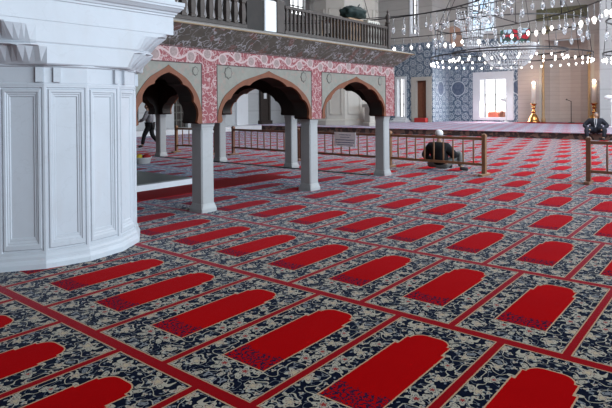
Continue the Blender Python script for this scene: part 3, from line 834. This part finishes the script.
# ------------------------------------------------------------------ mihrab furniture
def candle(x, y, label):
    c = thing('giant_candlestick', label, 'candlestick', (x, y, PZ+.012), 0, 'giant candlesticks')
    MB().lathe([(.40,0),(.42,.04),(.38,.10),(.33,.16),(.30,.30),(.22,.48),(.13,.58),(.10,.64),(.13,.70),(.16,.74),(.10,.80),(.08,.92),(.12,1.0),(.15,1.04),(.10,1.10),(.14,1.2),(.20,1.26),(.21,1.30)], 0, 0, 24).build('brass_stand', M['brass'], c)
    w_ = MB().lathe([(.135,1.28),(.135,2.2),(.13,2.55),(.05,2.58)], 0, 0, 18).build('candle', M['wax'], c)
    MB().sphere(0, 0, 2.70, .10, .10, .13).build('lamp', M['bulb'], c)
    l = bpy.data.lights.new('candle_glow', 'POINT'); l.energy = 30; l.color = (1, .62, .35); l.shadow_soft_size = .12
    lo = bpy.data.objects.new('candle_glow', l); col.objects.link(lo); lo.location = (0, -.3, 2.8); lo.parent = c
    return c
candle(-11.55, 39.2, 'giant brass candlestick with tall white candle left of the mihrab niche')
candle(-7.75, 39.0, 'giant brass candlestick with tall white candle right of the mihrab niche')
ms = thing('microphone_stand', 'thin dark microphone stand in front of the mihrab niche', 'microphone stand', (-9.12, 39.0, PZ+.012))
MB().lathe([(.2,0),(.2,.03),(.03,.05)], 0, 0, 14).build('base', M['iron'], ms)
MB().tube([(0,0,.03),(0,0,1.45)], .025).build('pole', M['iron'], ms)
MB().tube([(0,0,1.42),(-.22,-.1,1.53)], .02).sphere(-.25, -.11, 1.55, .05).build('microphone', M['iron'], ms)
MB().box(-12.6, -6.8, 37.6, 39.6, PZ+.001, PZ+.012).build('red_carpet', M['runner'], label='plain red carpet strip on the platform in front of the mihrab niche', cat='carpet')
def white_stand(x, y, z, label):
    s_ = thing('white_stand', label, 'stand', (x, y, z), R(20), 'white stands')
    MB().lathe([(.22,0),(.22,.04),(.05,.07)], 0, 0, 16).build('base', M['white_paint'], s_)
    MB().tube([(0,0,.05),(.02,0,.7),(0,0,1.35),(-.06,0,1.55)], [.05,.07,.06,.05]).build('stem', M['white_paint'], s_)
    MB().sphere(-.14, 0, 1.62, .22, .12, .13).build('head', M['white_paint'], s_)
white_stand(-13.35, 38.9, PZ, 'slender white stand by the right side of the bright window')
white_stand(-5.75, 33.2, PZ, 'slender white stand behind the man in the dark suit')
cu = thing('window_cushion', 'orange red cushion lying in the bright window niche', 'cushion', (-14.72, YW+.28, .63))
MB().cbox(-.42, .42, -.2, .2, 0, .45, .1).build('cover', M['orange_cloth'], cu)
cu = thing('dark_cushion', 'dark red cushion at the right end of the bright window niche', 'cushion', (-14.06, YW+.28, .63))
MB().cbox(-.2, .2, -.18, .18, 0, .5, .08).build('cover', M['door'], cu)
rb = thing('red_box', 'red cloth covered box in front of the brown door', 'box', (-18.75, 36.6, PZ))
MB().cbox(-.45, .45, -.25, .25, 0, .32, .03).build('cover', M['red_cloth'], rb)
stp = thing('white_step', 'white marble step below the narrow lit window', 'step', (-20.1, 36.3, PZ))
MB().cbox(-.9, .45, -.4, .4, 0, .12, .02).build('lower_tread', M['white'], stp); MB().cbox(-.75, .3, -.1, .4, .12, .28, .02).build('upper_tread', M['white'], stp)
cp = thing('calligraphy_panel', 'long green and gold calligraphy panel high on the back wall', 'panel', (-9.95, YW-.03, 7.74))
MB().box(-1.55, 1.55, -.05, .02, -.36, .36).build('board', M['calli'], cp)
fr_ = MB().box(-1.6, 1.6, -.07, .0, .34, .40).box(-1.6, 1.6, -.07, .0, -.40, -.34).box(-1.6, -1.54, -.07, .0, -.4, .4).box(1.54, 1.6, -.07, .0, -.4, .4)
fr_.build('frame', M['calli'], cp)
random.seed(11); sc_ = MB(); xx = -1.35
while xx < 1.3:
    h_ = random.uniform(.12, .26); sc_.tube([(xx, -.055, -h_*.6), (xx+.06, -.06, h_), (xx+.16, -.06, -.05), (xx+.26, -.055, -.12+h_*.3)], .022, 6); xx += random.uniform(.2, .34)
sc_.build('script', M['calli_gold'], cp)
md = thing('round_medallion', 'small round brown medallion on the wall below the calligraphy panel', 'medallion', (-10.94, YW-.075, 6.7))
MB().lathe([(.30,0),(.30,.04),(.24,.06),(.22,.04)], 0, 0, 24).xf(Matrix.Rotation(PI/2, 4, 'X')).build('disc', M['calli_gold'], md)
MB().lathe([(.2,.03),(.2,.05),(.05,.06)], 0, 0, 20).xf(Matrix.Rotation(PI/2, 4, 'X')).build('boss', M['gold'], md)

# ------------------------------------------------------------------ chandeliers
lampm = MB().lathe([(.012,.0),(.012,-.32),(.02,-.33),(.048,-.36),(.058,-.41),(.052,-.48),(.03,-.53),(.01,-.55)], 0, 0, 10).mesh('glass_lamp', M['glass'])
stemm = MB().tube([(0,0,.02),(0,0,-.36)], .010, 6).mesh('lamp_wire', M['iron'])
bulbm = MB().sphere(0, 0, -.42, .036, .036, .05, 10, 7).mesh('bulb', M['bulb'])
bulbs2 = MB().sphere(0, 0, -.42, .04, .04, .055, 10, 7).mesh('bulb', M['bulb_blue'])
def link(me, name, parent, loc=(0,0,0)):
    o = bpy.data.objects.new(name, me); col.objects.link(o); o.parent = parent; o.location = loc; return o
def lamp(parent, x, y, z, lit, s_=1.0):
    o = link(lampm, 'glass_lamp', parent, (x, y, z)); o.scale = (s_, s_, s_)
    link(stemm, 'lamp_wire', o)
    if lit: link(bulbm if lit == 1 else bulbs2, 'bulb', o)
CH = (-11.0, 12.95); CR = 9.1
ch = thing('ring_chandelier', 'great two tiered iron ring chandelier with glass lamps hanging over the tribune', 'chandelier', (CH[0], CH[1], 0))
rg = MB().ring(0, 0, 4.62, CR, .022, .032, 128).build('lower_ring', M['iron'], ch)
MB().ring(0, 0, 5.62, CR, .022, .032, 128).build('upper_ring', M['iron'], ch)
MB().ring(0, 0, 5.1, 6.4, .03, .045, 96).build('inner_ring', M['iron'], ch)
for i in range(24):
    a = 2*PI*i/24+.05
    MB().tube([(CR*math.cos(a), CR*math.sin(a), 4.62), (CR*math.cos(a), CR*math.sin(a), 5.62)], .014, 6).build('tie', M['iron'], ch)
for i in range(8):
    a = 2*PI*i/8+.3
    MB().tube([(CR*math.cos(a), CR*math.sin(a), 5.62), (.3*math.cos(a), 0.3*math.sin(a), 12.9)], .015, 6).build('suspension_rod', M['iron'], ch)
    MB().tube([(6.4*math.cos(a), 6.4*math.sin(a), 5.1), (CR*math.cos(a), CR*math.sin(a), 4.64)], .018, 6).build('spoke', M['iron'], ch)
random.seed(5)
na = 46
for i in range(na):
    a = R(-5)+R(115)*i/(na-1)
    lit = 1 if random.random() < .36 else 0
    lamp(ch, CR*math.cos(a), CR*math.sin(a), 4.61, lit, random.uniform(.9, 1.15))
for i in range(30):
    a = R(5)+R(95)*i/29
    lamp(ch, CR*math.cos(a), CR*math.sin(a), 5.61, 0, random.uniform(1.1, 1.5))
for i in range(20):
    a = R(0)+R(110)*i/19
    lamp(ch, 6.4*math.cos(a), 6.4*math.sin(a), 5.09, 0, 1.3)

def far_chandelier(x, y, label, Rr, basket=True, n=44):
    c = thing('crystal_chandelier', label, 'chandelier', (x, y, 0), 0, 'lamp chandeliers')
    MB().ring(0, 0, 4.02, Rr, .04, .06, 72).build('outer_ring', M['iron'], c)
    MB().ring(0, 0, 4.25, Rr*.72, .04, .06, 72).build('inner_ring', M['iron'], c)
    MB().ring(0, 0, 5.6, Rr*.95, .04, .06, 72).build('upper_ring', M['iron'], c)
    for i in range(8):
        a = 2*PI*i/8
        MB().tube([(Rr*math.cos(a), Rr*math.sin(a), 4.02), (Rr*.95*math.cos(a), Rr*.95*math.sin(a), 5.6), (.2*math.cos(a), .2*math.sin(a), 12.9)], .016, 6).build('suspension_rod', M['iron'], c)
    for i in range(n):
        a = 2*PI*i/n; lamp(c, Rr*math.cos(a), Rr*math.sin(a), 4.02, 1 if i % 9 else 2, .8)
    for i in range(n//2):
        a = 2*PI*i/(n//2)+.07; lamp(c, Rr*.72*math.cos(a), Rr*.72*math.sin(a), 4.25, 1, .8)
    for i in range(n//2):
        a = 2*PI*i/(n//2)+.03; lamp(c, Rr*.95*math.cos(a), Rr*.95*math.sin(a), 5.6, 0, 1.7)
    if basket:
        fr2 = MB()
        for z, r in ((4.62, 1.28), (4.2, 1.22), (3.8, 1.02), (3.5, .72)): fr2.ring(0, 0, z, r, .02, .03, 36)
        fr2.build('basket_frame', M['iron'], c)
        cb = MB(); random.seed(2)
        for k in range(22):
            t_ = k/21; z = 4.62-1.3*t_; r = 1.3*math.sqrt(max(0, 1-t_**2.2))
            m_ = max(3, int(46*r/1.3))
            for j in range(m_):
                a = 2*PI*(j+.5*(k % 2))/m_; q = .036
                X_, Y_ = r*math.cos(a), r*math.sin(a)
                cb.add([(X_+q,Y_,z),(X_,Y_+q,z),(X_-q,Y_,z),(X_,Y_-q,z),(X_,Y_,z+q*1.2),(X_,Y_,z-q*1.2)], [(0,1,4),(1,2,4),(2,3,4),(3,0,4),(1,0,5),(2,1,5),(3,2,5),(0,3,5)])
        cb.build('crystal_beads', M['crystal'], c, kind='stuff')
    return c
M['crystal'] = plain('crystal_bead', (.66, .70, .74), .15, .1, 30, spec=.9)
far_chandelier(-9.56, 28.26, 'crystal basket chandelier with rings of lit lamps hanging before the mihrab', 3.85)
far_chandelier(-2.75, 30.6, 'ring chandelier of lit lamps hanging at the far right', 2.9, basket=False, n=36)
# long crystal strings of a lustre before the blue window
lu = thing('crystal_lustre', 'tall bluish crystal lustre hanging in front of the blue window', 'chandelier', (-11.9, 29.4, 0))
MB().ring(0, 0, 6.6, .85, .04, .06, 40).build('upper_hoop', M['iron'], lu)
MB().ring(0, 0, 5.2, .6, .03, .05, 40).build('lower_hoop', M['iron'], lu)
MB().tube([(0,0,5.2),(0,0,12.9)], .02, 6).tube([(-.85,0,6.6),(.85,0,6.6)], .02, 6).tube([(-.6,0,5.2),(.6,0,5.2)], .02, 6).build('rod', M['iron'], lu)
for i in range(26):
    a = 2*PI*i/26; sb = MB()
    for k in range(12):
        t_ = k/11; r = .85-.5*t_; z = 6.6-2.0*t_; q = .06
        X_, Y_ = r*math.cos(a), r*math.sin(a)
        sb.add([(X_+q,Y_,z),(X_,Y_+q,z),(X_-q,Y_,z),(X_,Y_-q,z),(X_,Y_,z+q*1.4),(X_,Y_,z-q*1.4)], [(0,1,4),(1,2,4),(2,3,4),(3,0,4),(1,0,5),(2,1,5),(3,2,5),(0,3,5)])
    sb.build('crystal_string', M['crystal'], lu)

# ------------------------------------------------------------------ people
def skin_mesh(verts, edges, root, sub=2):
    names = list(verts); idx = {n: i for i, n in enumerate(names)}
    me = bpy.data.meshes.new('tmp'); me.from_pydata([verts[n][0] for n in names], [(idx[a], idx[b]) for a, b in edges], [])
    o = bpy.data.objects.new('tmp', me); col.objects.link(o)
    o.modifiers.new('s', 'SKIN'); o.modifiers.new('u', 'SUBSURF').levels = sub
    sv = me.skin_vertices[0].data
    for n in names:
        r = verts[n][1]; sv[idx[n]].radius = (r, r) if not isinstance(r, tuple) else r
        sv[idx[n]].use_root = (n == root)
    dg = bpy.context.evaluated_depsgraph_get(); dg.update()
    ev = o.evaluated_get(dg); m2 = ev.to_mesh()
    V = [v.co[:] for v in m2.vertices]; F = [list(p.vertices) for p in m2.polygons]
    ev.to_mesh_clear(); bpy.data.objects.remove(o); bpy.data.meshes.remove(me)
    return V, F
def head_shape():
    """head centred at 0, facing +Y, half height .115"""
    V = []; F = []; nu, nv = 28, 20
    def g(x, c, w): return math.exp(-((x-c)/w)**2)
    for a in range(nv+1):
        t_ = PI*a/nv; cz = -math.cos(t_)
        for i in range(nu):
            ph = 2*PI*i/nu; x, y = math.sin(t_)*math.cos(ph), math.sin(t_)*math.sin(ph)
            z = cz
            jaw = 1-.26*max(0, -z)**1.3
            X, Y, Z = x*.076*jaw, y*.096*(1-.06*max(0, -z)), z*.118
            if y > 0:
                fx = X/.03
                Y += .024*g(X, 0, .012)*g(Z, -.022, .022)*y + .012*g(X, 0, .011)*g(Z, .0, .02)*y    # nose
                Y -= .010*(g(X, .03, .016)+g(X, -.03, .016))*g(Z, .008, .013)*y                       # eye sockets
                Y += .007*g(Z, .03, .010)*g(X, 0, .05)*y                                             # brow
                Y += .007*g(X, 0, .02)*g(Z, -.062, .008)*y - .004*g(X, 0, .022)*g(Z, -.069, .004)*y  # lips
                Y += .008*g(X, 0, .02)*g(Z, -.098, .014)*y                                           # chin
            V.append((X, Y, Z))
    for a in range(nv):
        for i in range(nu):
            j = (i+1) % nu; F.append([a*nu+i, a*nu+j, (a+1)*nu+j, (a+1)*nu+i])
    mb = MB(); mb.add(V, F, True)
    for s_ in (-1, 1): mb.sphere(s_*.080, -.008, -.005, .012, .022, .034, 10, 8)
    return mb
def remesh(mb, name, mat, parent, vox=.008):
    me = mb.mesh('tmp', mat); o = bpy.data.objects.new('tmp', me); col.objects.link(o)
    m_ = o.modifiers.new('r', 'REMESH'); m_.mode = 'VOXEL'; m_.voxel_size = vox
    sm = o.modifiers.new('s', 'SMOOTH'); sm.iterations = 2; sm.factor = .4
    dg = bpy.context.evaluated_depsgraph_get(); dg.update()
    m2 = bpy.data.meshes.new_from_object(o.evaluated_get(dg)); m2.name = name
    bpy.data.objects.remove(o); bpy.data.meshes.remove(me)
    for p in m2.polygons: p.use_smooth = True
    if not m2.materials: m2.materials.append(mat)
    ob = bpy.data.objects.new(name, m2); col.objects.link(ob); ob.parent = parent
    return ob
def lerp(a, b, t_): return tuple(p+(q-p)*t_ for p, q in zip(a, b))
def figure(name_label, loc, rz, J, mats, hat=None, hair='hair', head_rot=(0,0,0), scale=1, tie=False):
    """J: joint positions. clothes are children: jacket, trousers, shoes"""
    p = thing('person', name_label, 'person', loc, rz); p.scale = (scale,)*3
    V = {'pelvis': (J['pelvis'], .125), 'belly': (J['belly'], .125), 'chest': (J['chest'], .145), 'neck0': (J['neck'], .06), 'neck1': (lerp(J['neck'], J['head'], .55), .052)}
    E_ = [('pelvis','belly'),('belly','chest'),('chest','neck0'),('neck0','neck1')]
    for s_ in 'lr':
        V['sh'+s_] = (J['sh'+s_], .062); V['el'+s_] = (J['el'+s_], .043); V['wr'+s_] = (J['wr'+s_], .030)
        wr_, el_ = Vector(J['wr'+s_]), Vector(J['el'+s_]); dr = (wr_-el_).normalized()
        hd = Vector(J.get('hd'+s_, tuple(dr))).normalized()
        side = hd.cross(Vector((0,0,1)));
        if side.length < .2: side = hd.cross(Vector((0,1,0)))
        side.normalize(); up = side.cross(hd)
        V['pa'+s_] = (tuple(wr_+hd*.05), (.038, .02)); E_ += [('chest','sh'+s_),('sh'+s_,'el'+s_),('el'+s_,'wr'+s_),('wr'+s_,'pa'+s_)]
        V['hip'+s_] = (J['hip'+s_], .095); V['kn'+s_] = (J['kn'+s_], .062); V['an'+s_] = (J['an'+s_], .042); V['to'+s_] = (J['to'+s_], .035)
        E_ += [('pelvis','hip'+s_),('hip'+s_,'kn'+s_),('kn'+s_,'an'+s_),('an'+s_,'to'+s_)]
    mb = MB(); v_, f_ = skin_mesh(V, E_, 'pelvis'); mb.add(v_, f_, True)
    # fingers
    for s_ in 'lr':
        wr_, el_ = Vector(J['wr'+s_]), Vector(J['el'+s_]); dr = (wr_-el_).normalized()
        hd = Vector(J.get('hd'+s_, tuple(dr))).normalized(); side = hd.cross(Vector((0,0,1)))
        if side.length < .2: side = hd.cross(Vector((0,1,0)))
        side.normalize(); up = side.cross(hd)
        if up.z < 0: up = -up
        sg_ = 1 if s_ == 'l' else -1
        for k, ln in enumerate((.068, .078, .072, .055)):
            b0 = wr_+hd*.06+side*(.027-.018*k)*sg_; b1 = b0+hd*(.03+ln*.35); b2 = b1+hd*ln*.38-up*ln*.22; b3 = b2+hd*ln*.15-up*ln*.3
            mb.tube([b0, b1, b2, b3], [.0100, .0095, .0085, .006], 8)
        b0 = wr_+hd*.03+side*.02*sg_; b1 = b0+side*.028*sg_+hd*.03-up*.008; b2 = b1+hd*.032-up*.012+side*.004*sg_
        mb.tube([b0, b1, b2], [.012, .011, .007], 8)
    HM = Matrix.Translation(J['head']) @ Matrix.Rotation(head_rot[2], 4, 'Z') @ Matrix.Rotation(head_rot[0], 4, 'X') @ Matrix.Rotation(head_rot[1], 4, 'Y')
    h_ = head_shape().xf(HM); mb.add(h_.v, h_.f, True)
    remesh(mb, 'body', mats['skin'], p)
    # hair cap
    hb = MB(); nu, nv = 24, 12; VV = []; FF = []
    for a in range(nv+1):
        for i in range(nu):
            ph = 2*PI*i/nu; low = 1.05 if math.sin(ph) > .35 else 2.05
            if hat: low = min(low+.15, 2.1)
            t_ = low*a/nv; VV.append((.082*math.sin(t_)*math.cos(ph), .102*math.sin(t_)*math.sin(ph)-.003, .125*math.cos(t_)))
    for a in range(nv):
        for i in range(nu):
            j = (i+1) % nu; FF.append([a*nu+i, a*nu+j, (a+1)*nu+j, (a+1)*nu+i])
    hb.add(VV, FF, True); hb.xf(HM).build('hair', M[hair], p)
    if hat:
        hc = MB().lathe([(.094,.020),(.098,.04),(.097,.075),(.088,.105),(.068,.128),(.04,.143),(.012,.148)], 0, -.006, 24).xf(HM)
        hc.build('cap', M[hat], p, label='white knitted skullcap')
    # clothes
    k = mats.get('bulk', 1.0)
    JV = {'pelvis': (lerp(J['pelvis'], (J['pelvis'][0], J['pelvis'][1]-.02, 0), .0 if 'low' not in mats else .32), .165*k*(1.0 if 'low' not in mats else .9)), 'belly': (J['belly'], .165*k), 'chest': (J['chest'], .178*k), 'collar': (lerp(J['chest'], J['neck'], .80), .085)}
    JE = [('pelvis','belly'),('belly','chest'),('chest','collar')]
    for s_ in 'lr':
        JV['sh'+s_] = (J['sh'+s_], .098*k); JV['el'+s_] = (J['el'+s_], .075*k); JV['cuff'+s_] = (lerp(J['el'+s_], J['wr'+s_], .93), .052)
        JE += [('chest','sh'+s_),('sh'+s_,'el'+s_),('el'+s_,'cuff'+s_)]
    v_, f_ = skin_mesh(JV, JE, 'pelvis'); MB().add(v_, f_, True).build('jacket', mats['jacket'], p)
    TV = {'pelvis': (lerp(J['pelvis'], J['belly'], -.05), .15*(k if 'low' not in mats else .8))}; TE = []
    for s_ in 'lr':
        TV['hip'+s_] = (J['hip'+s_], .118*(k if 'low' not in mats else .8)); TV['kn'+s_] = (J['kn'+s_], .088*k); TV['hem'+s_] = (lerp(J['kn'+s_], J['an'+s_], .93), .068)
        TE += [('pelvis','hip'+s_),('hip'+s_,'kn'+s_),('kn'+s_,'hem'+s_)]
    v_, f_ = skin_mesh(TV, TE, 'pelvis'); MB().add(v_, f_, True).build('trousers', mats['trousers'], p)
    for s_ in 'lr':
        a, b = Vector(J['an'+s_]), Vector(J['to'+s_])
        v_, f_ = skin_mesh({'heel': (tuple(a-(b-a)*.25-Vector((0,0,.01))), .045), 'mid': (tuple(a.lerp(b, .5)), .050), 'toe': (tuple(b), .038)}, [('heel','mid'),('mid','toe')], 'mid')
        MB().add(v_, f_, True).build('shoe', M['shoe'], p)
    return p

# man sitting on the carpet behind the fence, seen from behind
J = dict(pelvis=(0,0,.17), belly=(-.03,.0,.34), chest=(-.07,.04,.52), neck=(-.09,.10,.70), head=(-.09,.14,.845),
         shl=(-.27,.03,.58), ell=(-.44,.02,.34), wrl=(-.30,.28,.26), shr=(.12,.06,.57), elr=(.30,.10,.36), wrr=(.32,.36,.40),
         hipl=(-.11,.05,.15), knl=(-.42,.36,.14), anl=(-.02,.46,.085), tol=(.14,.48,.06),
         hipr=(.12,.05,.15), knr=(.36,.36,.42), anr=(.46,.10,.075), tor=(.62,.14,.05))
figure('person in black jacket and white cap sitting on the carpet behind the fence', (-5.84, 12.44, 0), R(8), J,
       dict(skin=M['skin'], jacket=M['black_cloth'], trousers=M['grey_cloth'], bulk=1.30, low=.09), hat='white_cloth', hair='greyhair')
# man in a dark suit sitting on the platform edge, facing the camera
J = dict(pelvis=(0,-.02,.18), belly=(0,.0,.33), chest=(0,.01,.50), neck=(0,.02,.66), head=(-.02,.05,.80),
         shl=(-.24,.0,.55), ell=(-.46,.08,.33), wrl=(-.30,.36,.22), shr=(.24,.0,.55), elr=(.46,.06,.32), wrr=(.28,.36,.22),
         hipl=(-.13,.06,.16), knl=(-.36,.46,.19), anl=(-.30,.54,-.19), tol=(-.34,.70,-.25),
         hipr=(.13,.06,.16), knr=(.36,.46,.19), anr=(.30,.54,-.19), tor=(.34,.70,-.25))
pb = figure('person in dark suit sitting on the platform edge beyond the right fence', (-5.22, 26.55, PZ-.0), R(180+10), J,
       dict(skin=M['skin'], jacket=M['charcoal'], trousers=M['charcoal'], bulk=1.25), hair='greyhair', scale=1.0)
MB().extr([(-.012,.27),(.012,.27),(.055,.50),(.06,.60),(.04,.65),(-.04,.65),(-.06,.60),(-.055,.50)], 'y', .12, .262).build('shirt', M['shirt'], pb, label='pale shirt front')
MB().extr([(-.014,.63),(.014,.63),(.02,.40),(0,.34),(-.02,.40)], 'y', .255, .272).build('tie', M['charcoal'], pb)
# man walking beyond the narrow arch
J = dict(pelvis=(0,0,.92), belly=(0,.02,1.06), chest=(.02,.05,1.28), neck=(.02,.08,1.46), head=(.02,.12,1.61),
         shl=(-.17,.05,1.37), ell=(-.27,.14,1.12), wrl=(-.20,.36,1.02), shr=(.21,.05,1.37), elr=(.33,.12,1.12), wrr=(.26,.36,1.12),
         hipl=(-.09,0,.88), knl=(-.10,.20,.50), anl=(-.10,.28,.09), tol=(-.10,.43,.045),
         hipr=(.09,0,.88), knr=(.10,-.05,.48), anr=(.10,-.34,.15), tor=(.10,-.26,.045))
figure('person in dark trousers and mottled grey top walking beyond the left arch', (-18.2, 12.8, 0), R(125), J,
       dict(skin=M['skin'], jacket=M['patterned'], trousers=M['black_cloth'], bulk=1.0), hair='hair')

# ------------------------------------------------------------------ light
def area(name, loc, target, sx, sy, e, c):
    l = bpy.data.lights.new(name, 'AREA'); l.shape = 'RECTANGLE'; l.size = sx; l.size_y = sy; l.energy = e; l.color = c
    o = bpy.data.objects.new(name, l); col.objects.link(o); o.location = loc
    o.rotation_euler = (Vector(target)-Vector(loc)).to_track_quat('-Z', 'Y').to_euler()
    return o
area('window_light_right', (14.5, 12.5, 5.5), (-8, 11.5, 1), 31, 7, 7400, (.74, .88, 1))
area('window_light_back', (-14.67, YW-.1, 2.2), (-14.0, 30, -.6), 1.9, 2.6, 420, (.93, .96, 1))
area('overhead_fill', (-5, 24, 12.7), (-6, 25, 0), 16, 14, 4900, (.94, .96, 1))  # unseen fill added under the closed ceiling to brighten the far floor
w = bpy.data.worlds.new('daylight'); scene.world = w; w.use_nodes = True
bg = w.node_tree.nodes['Background']; bg.inputs[0].default_value = (.80, .89, 1, 1); bg.inputs[1].default_value = .35

# ------------------------------------------------------------------ camera
f_px, yaw, pitch, roll = 548.1, -.6803, .0081, -.0075
cy, sy_ = math.cos(yaw), math.sin(yaw); cp_, sp_ = math.cos(pitch), math.sin(pitch)
fw = Vector((sy_*cp_, cy*cp_, -sp_)); rt = Vector((cy, -sy_, 0)); up = rt.cross(fw)
cr, sr = math.cos(roll), math.sin(roll)
X_ = rt*cr + up*sr; Y_ = -rt*sr + up*cr
cam = bpy.data.cameras.new('camera'); cam.sensor_width = 36; cam.lens = f_px*36/612; cam.shift_y = (109.53-204)/612; cam.clip_end = 300
co = bpy.data.objects.new('camera', cam); col.objects.link(co)
m = Matrix((X_, Y_, -fw)).transposed().to_4x4(); m.translation = (0, 0, 1.622)
co.matrix_world = m; scene.camera = co
vs = scene.view_settings
vs.view_transform = 'Standard'; vs.look = 'None'; vs.gamma = 1; vs.use_curve_mapping = False; vs.exposure = 0.0
